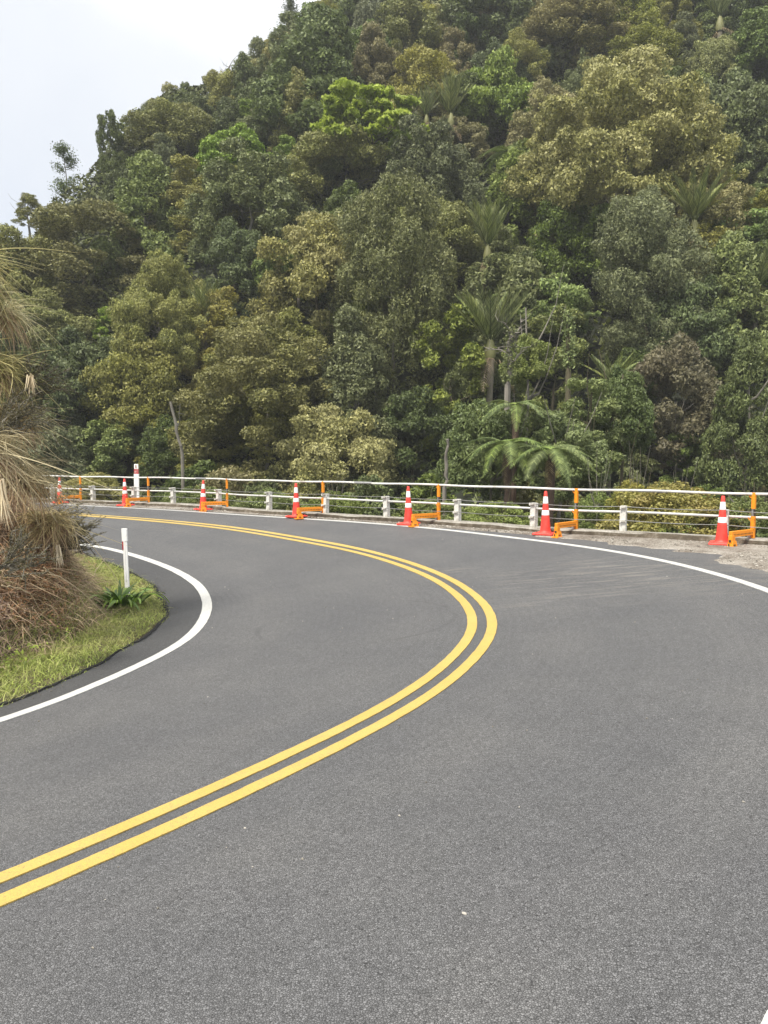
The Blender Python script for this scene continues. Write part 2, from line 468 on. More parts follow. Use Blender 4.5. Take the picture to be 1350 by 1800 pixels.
# ---- painted lines: thin raised ribbons
def paint_mat(name, c, c2, wear):
    M = Mat(name)
    n1 = M.noise(70, 4, rough=.7); n2 = M.noise(2.5, 5)
    base = M.mix(n2, c, c2)
    vo = M.n('ShaderNodeTexVoronoi', feature='DISTANCE_TO_EDGE'); vo.inputs['Scale'].default_value = 105; M.l(M.tc.outputs['Object'], vo.inputs['Vector'])
    speck = M.math('MULTIPLY', M.ramp(vo.outputs['Distance'], [(.01, 1.0), (.10, 0.0)]), M.ramp(n1, [(.5 - wear * .3, 0.0), (.72, 1.0)]))
    base = M.mix(M.ramp(M.noise(9, 6, rough=.8), [(.52, 0.0), (.75, .35)]), base, (.22, .20, .16))
    M.col(M.mix(speck, base, (.10, .095, .085))); M.set(rough=.6)
    M.bump(M.math('ADD', vo.outputs['Distance'], n1), .3, .004)
    return M.m
m_white = paint_mat('road_paint_white', (.50, .50, .48), (.62, .62, .59), .5)
m_yellow = paint_mat('road_paint_yellow', (.50, .33, .06), (.57, .42, .125), .6)
def line(name, P, off, wd, mat, h=.008, jag=.006):
    P = offset_curve(P, off)
    R = resample(P, 1600)
    w1 = wd / 2 + fbm(R[:, 0] * 3, R[:, 1] * 3, .3, 2, 1) * jag; w2 = wd / 2 + fbm(R[:, 0] * 3, R[:, 1] * 3, .3, 2, 4) * jag
    a = offset_curve(R, 1.0); d = a - R
    A = R + d * w1[:, None]; B = R - d * w2[:, None]
    A = drape(A); B = drape(B); Mi = drape((A + B) / 2)
    V, F = loft([up(A, h - .007), up(A, h), up(Mi, h), up(B, h), up(B, h - .007)], [1, 1, 1, 1])
    return tag(grid_obj(name, V, F, mat, smooth=False), kind='structure')
line('inner_edge_line', Ic, 0, .145, m_white)
line('outer_edge_line', Oc, 0, .13, m_white)
line('centre_line', Yc, .115, .115, m_yellow)
line('centre_line', Yc, -.115, .115, m_yellow)

# ---- gravel shoulder between outer line and kerb
def seg_dist(P, X, Y):
    """signed distance (positive left of travel), z of nearest point"""
    X = np.asarray(X, float); Y = np.asarray(Y, float); sh = X.shape
    x = X.ravel(); y = Y.ravel()
    best = np.full(x.shape, 1e9); sg = np.zeros(x.shape); zz = np.zeros(x.shape)
    Q = resample(P, 220)
    for i in range(len(Q) - 1):
        a = Q[i]; b = Q[i + 1]; dx, dy = b[0] - a[0], b[1] - a[1]; L2 = dx * dx + dy * dy + 1e-12
        t = np.clip(((x - a[0]) * dx + (y - a[1]) * dy) / L2, 0, 1)
        ex = x - (a[0] + t * dx); ey = y - (a[1] + t * dy); d = ex * ex + ey * ey
        k = d < best
        best[k] = d[k]; sg[k] = np.sign(dx * ey - dy * ex)[k]; zz[k] = (a[2] + t * (b[2] - a[2]))[k]
    return (np.sqrt(best) * sg).reshape(sh), zz.reshape(sh)
def sK(x, y): return seg_dist(Kc, x, y)
def sE(x, y): return seg_dist(Ec, x, y)

G_px = [(1350, 1003), (1250, 979), (1150, 964), (1050, 952), (961, 943.5), (850, 933.5), (630, 916.5)]
G_raw = [(1, -12, 0), (6, -5, 0), (7.5, 0, 0), (8.2, 5, 0), (7, 9.5, 0)] + [gp(*p) for p in G_px] + [gp(430, 903.6, -.03), gp(300, 895, -.05), gp(130, 886.5, -.08), (-17.4, 30.6, -.1), (-31.6, 39.2, -.1)]
Gc = prep(G_raw, 6)
Gh = halves(Gc, (6.2, 10.9))
Gh2 = resample(Gh, 1200); Kh2 = resample(Kh, 1200)
# keep correspondence by nearest fraction
Gh2 = np.stack([np.interp(np.linspace(0, 1, 1200), np.linspace(0, 1, len(Gh)), Gh[:, k]) for k in range(3)], 1)
Kh2 = np.stack([np.interp(np.linspace(0, 1, 1200), np.linspace(0, 1, len(Kh)), Kh[:, k]) for k in range(3)], 1)
wob = fbm(Gh2[:, 0], Gh2[:, 1], .7, 4)[:, None]
wid = np.minimum(1, np.linalg.norm(Kh2[:, :2] - Gh2[:, :2], axis=1) / 1.5)[:, None]
Gw = Gh2.copy(); Gw[:, :2] += (Kh2 - Gh2)[:, :2] / (np.linalg.norm((Kh2 - Gh2)[:, :2], axis=1)[:, None] + 1e-6) * wob * .7 * wid
Kout = Kh2.copy()
rails = [up(Gw, -.002), up(Gw * .97 + Kout * .03, .010), up(Kout, .022)]
V, F = loft(rails, [1, 20])
V[:, 2] += np.abs(fbm(V[:, 0], V[:, 1], .35, 3, 9)) * .012 * (V[:, 2] > .002)
M = Mat('gravel')
vo = M.n('ShaderNodeTexVoronoi'); vo.inputs['Scale'].default_value = 60; M.l(M.tc.outputs['Object'], vo.inputs['Vector'])
cc = M.n('ShaderNodeSeparateColor', i_0=vo.outputs['Color'])
stone = M.ramp(cc.outputs[0], [(0, (.10, .085, .065)), (.5, (.25, .22, .18)), (1, (.46, .43, .38))])
soil = M.ramp(M.noise(1.2, 5, rough=.7), [(.42, 0.0), (.6, 1.0)])
c = M.mix(soil, stone, M.mix(.6, stone, (.085, .06, .04)))
c = M.mix(M.ramp(M.noise(.8, 5, rough=.7), [(.5, 0.0), (.62, .7)]), c, (.36, .33, .29))
M.col(c); M.set(rough=.9); M.bump(M.math('SUBTRACT', 1.0, vo.outputs['Distance']), .8, .015)
m_gravel = M.m
tag(grid_obj('gravel_shoulder', V, F, m_gravel), kind='structure')

# loose stones
def icos(n, sizes):
    a = (1 + 5 ** .5) / 2
    base = np.array([(-1, a, 0), (1, a, 0), (-1, -a, 0), (1, -a, 0), (0, -1, a), (0, 1, a), (0, -1, -a), (0, 1, -a), (a, 0, -1), (a, 0, 1), (-a, 0, -1), (-a, 0, 1)]) / 1.9
    fc = np.array([(0, 11, 5), (0, 5, 1), (0, 1, 7), (0, 7, 10), (0, 10, 11), (1, 5, 9), (5, 11, 4), (11, 10, 2), (10, 7, 6), (7, 1, 8), (3, 9, 4), (3, 4, 2), (3, 2, 6), (3, 6, 8), (3, 8, 9), (4, 9, 5), (2, 4, 11), (6, 2, 10), (8, 6, 7), (9, 8, 1)])
    return base, fc
def stones(name, P, S, mat):
    base, fc = icos(0, 0)
    n = len(P)
    V = base[None] * (1 + rng.uniform(-.3, .3, (n, 12, 1))) * S[:, None, None] * np.stack([rng.uniform(.8, 1.3, n), rng.uniform(.7, 1.1, n), rng.uniform(.5, .8, n)], 1)[:, None]
    th = rng.uniform(0, 6.28, n); c_, s_ = np.cos(th)[:, None], np.sin(th)[:, None]
    V = np.stack([V[..., 0] * c_ - V[..., 1] * s_, V[..., 0] * s_ + V[..., 1] * c_, V[..., 2]], -1) + P[:, None]
    F = fc[None] + (np.arange(n) * 12)[:, None, None]
    tint = np.repeat(rng.random(n), 12)
    return link(name, np_mesh(name, V.reshape(-1, 3), F.reshape(-1, 3), mat, {'tint': tint}))
M = Mat('stone_chips')
a = M.n('ShaderNodeAttribute', attribute_name='tint').outputs['Fac']
M.col(M.ramp(a, [(0, (.09, .08, .065)), (.55, (.26, .24, .20)), (1, (.48, .45, .40))])); M.set(rough=.85)
m_chips = M.m
ii = rng.integers(300, 1150, 16000); tt = rng.random(16000) ** .8
P = Gw[ii] * (1 - tt[:, None]) + Kout[ii] * tt[:, None] + np.array([0, 0, .022])
P[:, :2] += rng.normal(0, .04, (16000, 2))
k = fbm(P[:, 0], P[:, 1], .8, 3, 2) + rng.normal(0, .15, 16000) > 0
P = P[k]
tag(stones('loose_gravel', P, rng.uniform(.005, .018, len(P)) * (1 + (rng.random(len(P)) > .96) * 1.2), m_chips), kind='stuff',
    label='loose pale and brown stone chips scattered along the foot of the concrete kerb', cat='gravel')

n = 420
gx = rng.uniform(-6, 7, n); gy = rng.uniform(2.2, 20, n)
gP = drape(np.stack([gx, gy, np.zeros(n)], 1), .003); gP = gP[np.abs(gP[:, 2]) > 1e-6]
gP = gP[(sK(gP[:, 0], gP[:, 1])[0] > .4) & (sE(gP[:, 0], gP[:, 1])[0] < 0)]
tag(stones('road_grit', gP, rng.uniform(.003, .009, len(gP)), m_chips), 'a few loose stone chips strewn over the road', 'grit', kind='stuff')

m_soil0 = plain('dark_grit', (.13, .115, .09), .9, var=.6, scale=40)
n = 2600
e_i = rng.integers(0, len(E5), n)
gP = E5[e_i] + d5[e_i] * rng.normal(-.03, .09, n)[:, None]; gP = drape(gP, .012)
gP = gP[fbm(gP[:, 0], gP[:, 1], .5, 3, 14) + rng.normal(0, .2, len(gP)) > .02]
tag(stones('verge_grit', gP, rng.uniform(.003, .009, len(gP)), m_soil0), 'loose grit spilled along the edge of the seal by the grass verge', 'grit', kind='stuff')

# ------------------------------------------------------------------ terrain
XS = np.array([-120, -60, -45, -30, -25, -23, -16, -12, -9, 2, 20, 60, 160.])
YC = np.array([37, 44, 50, 58.5, 66, 74, 80, 85, 90, 106, 120, 135, 150.])
def hill(x, y):
    x = np.asarray(x, float); y = np.asarray(y, float)
    yc = np.interp(x, XS, YC)
    A = -10.5 + 1.04 * (np.minimum(y, yc) - 31 + .15 * x) - .7 * np.maximum(y - yc, 0)
    A = A + fbm(x, y, 14, 3) * 4.0 * np.clip((y - 30) / 20, 0, 1)
    return A
def terrain(x, y):
    s, z = sK(x, y)
    v = -s                                # beyond the kerb (right of travel)
    drop = np.where(v > .25, -.25 - (v - .25) * 1.0 - np.clip(v - .25, 0, 3) * .2, -1.6)
    drop = np.maximum(drop, -5.5)
    A = np.maximum(hill(x, y), -5.5)
    return np.where(v > .25, np.maximum(drop, A) , -1.6)
m_soil = plain('forest_soil', (.022, .026, .014), .95, var=.4, scale=2)
xs = np.arange(-130, 150.1, 1.6); ys = np.arange(-40, 190.1, 1.6)
X, Y = np.meshgrid(xs, ys, indexing='ij'); Z = terrain(X, Y)
idx = np.arange(X.size).reshape(X.shape)
F = np.stack([idx[:-1, :-1], idx[1:, :-1], idx[1:, 1:], idx[:-1, 1:]], -1).reshape(-1, 4)
tag(grid_obj('hillside', np.stack([X, Y, Z], -1).reshape(-1, 3), F, m_soil), kind='structure')
me = MB(); me.v = [(-600, -500, -12.5), (600, -500, -12.5), (600, 700, -12.5), (-600, 700, -12.5)]; me.f = [(0, 1, 2, 3)]; me.mi = [0]
tag(me.build('ground', plain('far_ground', (.05, .06, .03), .95, scale=.1)), kind='structure')

def hit(px, py):
    r = ray(px, py)
    ts = np.linspace(16, 140, 1000)
    P = np.array([0, 0, CAMZ]) + ts[:, None] * r
    T = terrain(P[:, 0], P[:, 1])
    k = np.where((P[:, 2] < T) & (ts > 24))[0]
    if len(k) == 0: return None
    return P[k[0]]

# ---- bank inside the bend
def bank_h(x, y):
    s, z = sE(x, y)                       # left of travel = inside
    q = np.maximum(s - .95 - .25 * vnoise(x, y, 1.3), 0)
    h = 1.30 * q
    h = np.where(h > 3.6, 3.6 + (h - 3.6) * .35, h)
    h = h + fbm(x, y, 1.1, 3, 3) * .34 * np.clip((s - .7) / 1.2, 0, 1) + fbm(x, y, .5, 2, 6) * .05 * np.clip(s / .4, 0, 1)
    return z + .0 + h, s
xs = np.arange(-16, -1.2, .1); ys = np.arange(-4, 26, .1)
X, Y = np.meshgrid(xs, ys, indexing='ij'); Z, S_ = bank_h(X, Y)
Z = np.where(S_ < 0.06, Z - .12 - np.clip(.06 - S_, 0, 3) * 1.2, Z)
idx = np.arange(X.size).reshape(X.shape)
F = np.stack([idx[:-1, :-1], idx[1:, :-1], idx[1:, 1:], idx[:-1, 1:]], -1).reshape(-1, 4)
keep = (S_[:-1, :-1] > -.5).reshape(-1)
M = Mat('bank_earth')
c = M.ramp(M.noise(3, 6, rough=.7), [(.3, (.045, .035, .02)), (.55, (.10, .08, .045)), (.75, (.16, .12, .07))])
M.col(c); M.set(rough=.95); M.bump(M.noise(14, 5), .7, .03)
tag(grid_obj('roadside_bank', np.stack([X, Y, Z], -1).reshape(-1, 3), F[keep], M.m), kind='structure')

exec_later = []
# ------------------------------------------------------------------ kerb, guard rail, handrail, brackets, cones
Kr = resample(Kc, 1500)
Kin = Kr
kN = offset_curve(Kr, -1.0) - Kr                   # unit outward
def kpt(i, off, z): return Kr[i] + kN[i] * off + np.array([0, 0, z])
rg = lambda n, a, o=0: fbm(np.arange(n) * .05, np.zeros(n), 1.0, 4, o)[:, None] * a
nK = len(Kr)
KH = .12
z0 = np.array([0, 0, 1.0])
f0 = Kr + kN * (0 + rg(nK, .07, 1)) - z0 * .05
f1 = Kr + kN * (.02 + rg(nK, .08, 2)) + z0 * (KH * .75 + rg(nK, .05, 3))
f2 = Kr + kN * (.06 + rg(nK, .03, 4)) + z0 * (KH + rg(nK, .030, 5))
f3 = Kr + kN * .36 + z0 * (KH + rg(nK, .012, 6))
f4 = Kr + kN * .38 - z0 * .9
V, F = loft([f0, f1, f2, f3, f4], [3, 1, 2, 1])
M = Mat('weathered_concrete')
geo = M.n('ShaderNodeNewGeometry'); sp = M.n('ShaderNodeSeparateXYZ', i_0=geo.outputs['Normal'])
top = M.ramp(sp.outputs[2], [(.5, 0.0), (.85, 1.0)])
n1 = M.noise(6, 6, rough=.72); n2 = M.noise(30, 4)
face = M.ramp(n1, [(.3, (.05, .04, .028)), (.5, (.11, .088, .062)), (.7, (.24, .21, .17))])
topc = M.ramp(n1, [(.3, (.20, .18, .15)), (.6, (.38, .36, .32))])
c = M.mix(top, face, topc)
c = M.mix(M.ramp(n2, [(.45, 0.0), (.7, .5)]), c, (.09, .075, .045))
M.col(c); M.set(rough=.92); M.bump(M.math('ADD', n1, M.math('MULTIPLY', n2, .4)), .9, .02)
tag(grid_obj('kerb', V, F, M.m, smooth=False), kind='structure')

prK = np.array([proj(p) for p in (Kr + kN * .2)])
def k_at(px, off=.2):
    P = Kr + kN * off
    pr = np.array([proj(p)[0] for p in P[300:]])
    return 300 + int(np.argmin(np.abs(pr - px) + (np.array([proj(p)[2] for p in P[300:]]) < 10) * 1e4))
def kdir(i): 
    d = Kr[min(i + 3, nK - 1)] - Kr[i - 3]; return math.atan2(d[1], d[0])

m_post = plain('painted_concrete', (.68, .665, .62), .8, var=.12, scale=14, bump=.3, dirt=(.24, .22, .17), dscale=7, dlo=.47, dhi=.75)
m_pipe = plain('white_painted_pipe', (.66, .66, .63), .45, var=.08, scale=5, dirt=(.30, .26, .21), dscale=3.5, dlo=.54, dhi=.76)
m_cable = plain('galvanised_wire', (.20, .20, .19), .6, metal=.2, scale=20)
m_galv = plain('galvanised_steel', (.42, .42, .41), .45, metal=.7, scale=12)
m_orange = plain('orange_powder_coat', (.84, .285, .012), .45, var=.10, scale=7, dirt=(.42, .11, .02), dscale=9, dlo=.55, dhi=.8)
m_bolt = plain('dark_bolts', (.05, .03, .02), .6)

rail = empty('guard_rail', tuple(Kr[700]))
tag(rail, 'low white guard rail with concrete posts, middle pipe and two wires along the kerb', 'guard rail')
rail_off = np.array(rail.location)
def pt(p): return tuple(np.asarray(p) - rail_off)
posts = [164, 236, 304, 384, 473, 571, 680, 803, 939, 1094, 1274]
extra = []
ids = [k_at(p) for p in posts]
arcs = arclen(Kr)
a0 = arcs[ids[-1]]
for k in range(1, 4):                       # carries on out of the frame on the right
    extra.append(int(np.argmin(np.abs(arcs - (a0 - 2.05 * k)))))
a1 = arcs[ids[0]]
for k in range(1, 5):
    extra.append(int(np.argmin(np.abs(arcs - (a1 + 2.2 * k)))))
mb = MB()
mb.box((0, 0, .26), (.063, .07, .26), bev=.012)
post_me = mb.mesh('post', m_post)
mc = MB()
mc.box((0, -.095, .50), (.05, .03, .016), m=0); mc.box((-.035, -.12, .495), (.014, .014, .028))
clamp_me = mc.mesh('clamp', m_post)
for i in ids + extra:
    rz = kdir(i) + math.pi + rng.normal(0, .03)
    p = kpt(i, .21, KH - .01)
    po = link('post', post_me, rail, pt(p), (rng.normal(0, .012), rng.normal(0, .015), rz))
    link('wire_clamp', clamp_me, po, (0, 0, 0)); link('wire_clamp', clamp_me, po, (0, 0, -.275))
lo, hi = min(ids + extra) - 20, max(ids + extra) + 20
lo = max(lo, 5); hi = min(hi, nK - 5)
def raw_pipe(off, z, step=8, wob=.004): return [pt(kpt(i, off, z) + np.array([0, 0, math.sin(i * .13) * wob])) for i in range(lo, hi, step)]
mb = MB(); mb.tube(raw_pipe(.21, KH + .385), .024, 10); mb.build('middle_pipe', m_pipe, rail, smooth=True)
for z in (.515, .238):
    mb = MB()
    allp = sorted(ids + extra)
    pts = []
    for a, b in zip(allp[:-1], allp[1:]):
        for t in np.linspace(0, 1, 7)[:-1]:
            pts.append(pt(kpt(int(round(a + (b - a) * t)), .10, KH - .012 + z - .022 * 4 * t * (1 - t))))
    mb.tube(pts, .0085, 6); mb.build('wire', m_cable, rail, smooth=True)

hr = empty('handrail_pipe', tuple(Kr[700]))
tag(hr, 'long white handrail pipe held above the guard rail by the orange brackets', 'handrail')
ZT = .945
mb = MB(); mb.tube(raw_pipe(.17, ZT, 8, .008), .024, 10); mb.build('pipe', m_pipe, hr, smooth=True)
for px in (1147, 640, 355):
    i = k_at(px, .17)
    mb = MB(); mb.tube([pt(kpt(j, .17, ZT)) for j in (i - 5, i, i + 5)], .030, 10); mb.build('joint_sleeve', m_galv, hr, smooth=True)

# orange edge-protection brackets: clamp foot over the kerb, arm, two-part upright with pipe hooks
def make_bracket():
    r = empty('rail_bracket')
    # local: +y towards the road (kerb face at y=.0 after placement), upright at y=-.62
    up_ = MB()
    up_.box((0, -.30, .325), (.036, .03, .205), bev=.005)
    up_.build('lower_upright', m_orange, r)
    mid = MB(); mid.box((.012, -.30, .60), (.014, .018, .09)); mid.build('slider_bar', m_galv, r)
    u2 = MB(); u2.box((0, -.30, .815), (.034, .028, .150), bev=.005); u2.build('upper_upright', m_orange, r)
    u3 = MB()
    u3.box((-.022, -.31, .60), (.007, .014, .05)); u3.build('side_plate', m_bolt, r)
    am = MB()
    am.box((0, .07, .238), (.032, .40, .052), bev=.005)
    am.build('arm', m_orange, r)
    ho = MB()
    for yy in np.linspace(-.22, .4, 14):
        ho.box((.0335, yy, .258 if int(yy * 50) % 2 else .218), (.002, .009, .008)); ho.box((-.0335, yy, .228), (.002, .009, .010))
    tag(ho.build('adjuster_holes', m_bolt, r), kind='stuff')
    ft = MB()
    ft.box((0, .42, .150), (.038, .055, .070), bev=.005)
    ft.box((0, .40, .065), (.058, .085, .055), bev=.006, taper=.75)
    ft.box((0, .43, .008), (.075, .10, .010))
    ft.build('foot', m_orange, r)
    bt = MB()
    bt.box((.058, .42, .07), (.006, .03, .010)); bt.box((-.058, .42, .05), (.006, .03, .008)); bt.box((0, .482, .12), (.020, .006, .018)); bt.box((0.012, .495, .05), (.010, .006, .022))
    tag(bt.build('bolts', m_bolt, r), kind='stuff')
    for z in (.925, .505):
        hk = MB(); hk.tube([(.0, -.30, z - .05), (.05, -.30, z - .055), (.085, -.30, z - .03), (.09, -.30, z + .0)], .012, 7)
        hk.build('hook', m_orange, r, smooth=True)
    ft2 = MB(); ft2.box((.05, -.29, .155), (.03, .028, .04)); ft2.build('back_plate', m_galv, r)
    return r
proto_b = make_bracket()
cones_px = [107, 222, 359, 522, 718, 961, 1268]
brk_px = [143, 261, 400, 567, 770, 1012, 1325]
b_labels = ['orange rail bracket farthest left, half hidden by the dry grass',
            'orange rail bracket just right of the tall red and white marker post',
            'orange rail bracket beside the third cone from the left',
            'orange rail bracket fourth from the left, close against a white post',
            'orange rail bracket beside the cone in the middle of the row',
            'orange rail bracket below and right of the tree ferns, second from the right',
            'orange rail bracket nearest the camera at the right end of the rail']
for n_, px in enumerate(brk_px):
    o = proto_b if n_ == 0 else copy_tree(proto_b)
    i = k_at(px, .17)
    p = kpt(i, .17 - .30 + .0, 0)
    rz = math.atan2(-kN[i][1], -kN[i][0]) - math.pi / 2 - (.38, .34, .34, .30, .34, .30, .32)[n_]
    p = Kr[i] + kN[i] * .17 - np.array([-math.sin(rz), math.cos(rz), 0]) * (-.30)
    o.location = tuple(p)
    o.rotation_euler = (0, 0, rz)
    tag(o, b_labels[n_], 'bracket', 'orange brackets clamped over the kerb')

# cones
M = Mat('cone_plastic')
n1 = M.noise(5, 5, rough=.65)
c = M.mix(n1, (.74, .035, .028), (.86, .075, .05))
c = M.mix(M.ramp(M.noise(9, 6, rough=.75), [(.46, 0.0), (.75, .65)]), c, (.40, .13, .09))
M.col(c); M.set(rough=.5); m_cone = M.m
m_band = plain('reflective_band', (.76, .77, .77), .35, var=.05, scale=30, dirt=(.45, .42, .38), dscale=12, dlo=.5, dhi=.85)
m_hole = plain('cone_opening', (.02, .01, .01), .8)
def make_cone():
    r = empty('traffic_cone')
    H = .90
    rad = lambda z: .112 - (.112 - .030) * (z - .06) / (H - .06)
    b = MB(); b.box((0, 0, .022), (.215, .215, .022), bev=.012)
    for sx, sy in ((1, 1), (1, -1), (-1, 1), (-1, -1)): b.box((sx * .15, sy * .15, .05), (.02, .02, .008), bev=.003)
    b.build('base', m_cone, r)
    b = MB(); prof = [(.150, .044), (.130, .052), (.116, .066), (rad(.10), .10)]
    for z in np.linspace(.16, H - .012, 9): prof.append((rad(z), z))
    prof += [(rad(H) - .006, H), (rad(H) - .014, H + .001), (rad(H) - .016, H - .06)]
    b.lathe(prof, 28); b.build('body', m_cone, r, smooth=True)
    for z1, z2 in ((.645, .79), (.405, .51)):
        b = MB(); b.lathe([(rad(z1) + .0005, z1), (rad(z1) + .003, z1 + .003), (rad(z2) + .003, z2 - .003), (rad(z2) + .0005, z2)], 28)
        b.build('reflective_band', m_band, r, smooth=True)
    return r
proto_c = make_cone()
c_labels = ['orange-red traffic cone at the left end of the row, half hidden behind dry grass stems',
            'orange-red traffic cone in front of the tall red and white marker post',
            'orange-red traffic cone third from the left, before the long olive tree',
            'orange-red traffic cone fourth from the left, with a short white post to its left',
            'orange-red traffic cone fifth from the left, at the kerb below the dark grey-green tree',
            'orange-red traffic cone right of a leaning white post, below the tree ferns',
            'nearest and largest orange-red traffic cone at the right, before the yellowish bushes']
c_base = [(107, 881), (222, 889), (359, 897.5), (522, 906.5), (718, 918.5), (961, 936.5), (1268, 953)]
for n_, (px, py) in enumerate(c_base):
    o = proto_c if n_ == 0 else copy_tree(proto_c)
    i = k_at(px, -.24)
    p = Kr[i] - kN[i] * .27
    o.location = (p[0], p[1], Kr[i][2] + .014)
    o.rotation_euler = ((.012, -.01, .015, 0, -.012, .008, 0)[n_], (.0, .015, -.012, .01, .008, .012, .0)[n_], kdir(i) + rng.normal(0, .12))
    tag(o, c_labels[n_], 'traffic cone', 'traffic cones along the kerb')

# marker posts
m_mwhite = plain('marker_post_plastic', (.88, .88, .88), .4, var=.03, scale=6, dirt=(.5, .48, .42), dscale=9, dlo=.6, dhi=.9)
m_mred = plain('red_reflector', (.36, .008, .02), .3, var=.1)
def gz(px, py, z): return np.array(gp(px, py, z))
mp_ = empty('edge_marker_post', tuple(gz(224, 1045, -.60)))
tag(mp_, 'slim white edge marker post with a dark red reflector behind the strappy green plant', 'marker post')
b = MB()
b.box((0, 0, .56), (.044, .012, .33), bev=.006); b.box((0, -.018, .56), (.012, .008, .33)); b.build('lower_post', m_mwhite, mp_)
b = MB(); b.box((.0, -.002, .975), (.054, .016, .105), bev=.006); b.build('post_cap', m_mwhite, mp_)
b = MB(); b.box((.004, .0, .15), (.042, .011, .30)); b.build('post_foot', m_mwhite, mp_)
b = MB(); b.box((-.022, -.020, .80), (.018, .004, .065)); b.build('reflector', m_mred, mp_)
mp_.rotation_euler = (0, -.025, -.42)
mp_.scale = (1, 1, 1)

i = k_at(223, .02)
tp = empty('tall_marker_post', tuple(kpt(i, .5, 0)))
tag(tp, 'taller white marker post with a faded red band behind the second cone', 'marker post')
b = MB(); b.box((0, 0, .50), (.085, .03, .55), bev=.012); b.build('post', m_mwhite, tp)
b = MB(); b.box((0, 0, 1.13), (.075, .028, .085), bev=.004); b.build('red_band', plain('faded_red', (.42, .06, .06), .6, dirt=(.6, .5, .45), dscale=14), tp)
b = MB(); b.box((0, 0, 1.30), (.070, .028, .085), bev=.010); b.build('top', m_mwhite, tp)
b = MB(); b.box((-.005, -.032, 1.30), (.018, .004, .055)); b.build('reflector', plain('amber_glass', (.35, .2, .14), .4), tp)
# ------------------------------------------------------------------ leaf and ribbon builders
def unit(v): return v / (np.linalg.norm(v, axis=-1, keepdims=True) + 1e-9)
def leaf_cards(C0, Nn, size, aspect, tint, clump, fold=.25, droop=0.0):
    """one bent kite per leaf"""
    n = len(C0)
    r = rng.normal(size=(n, 3)); r[:, 2] += droop
    t = unit(np.cross(Nn, r)); s = unit(np.cross(Nn, t))
    Ls = size[:, None]; Ws = (size * aspect)[:, None]
    v0 = C0 - t * Ls * .5
    v1 = C0 + s * Ws * .5 - Nn * Ls * fold * .3
    v2 = C0 + t * Ls * .5 - Nn * Ls * fold * .5
    v3 = C0 - s * Ws * .5 - Nn * Ls * fold * .3
    V = np.stack([v0, v1, v2, v3], 1).reshape(-1, 3)
    F = np.arange(4 * n).reshape(n, 4)
    return V, F, np.repeat(tint, 4), np.repeat(clump, 4)

def leaf_tris(C0, Nn, size, aspect, tint, clump):
    n = len(C0); r = rng.normal(size=(n, 3)); t = unit(np.cross(Nn, r)); s = unit(np.cross(Nn, t))
    Ls = size[:, None] * 1.15; Ws = (size * aspect)[:, None] * 1.15
    V = np.stack([C0 - t * Ls * .5 + s * Ws * .35, C0 - t * Ls * .35 - s * Ws * .6, C0 + t * Ls * .55], 1).reshape(-1, 3)
    return V, np.arange(3 * n).reshape(n, 3), np.repeat(tint, 3), np.repeat(clump, 3)

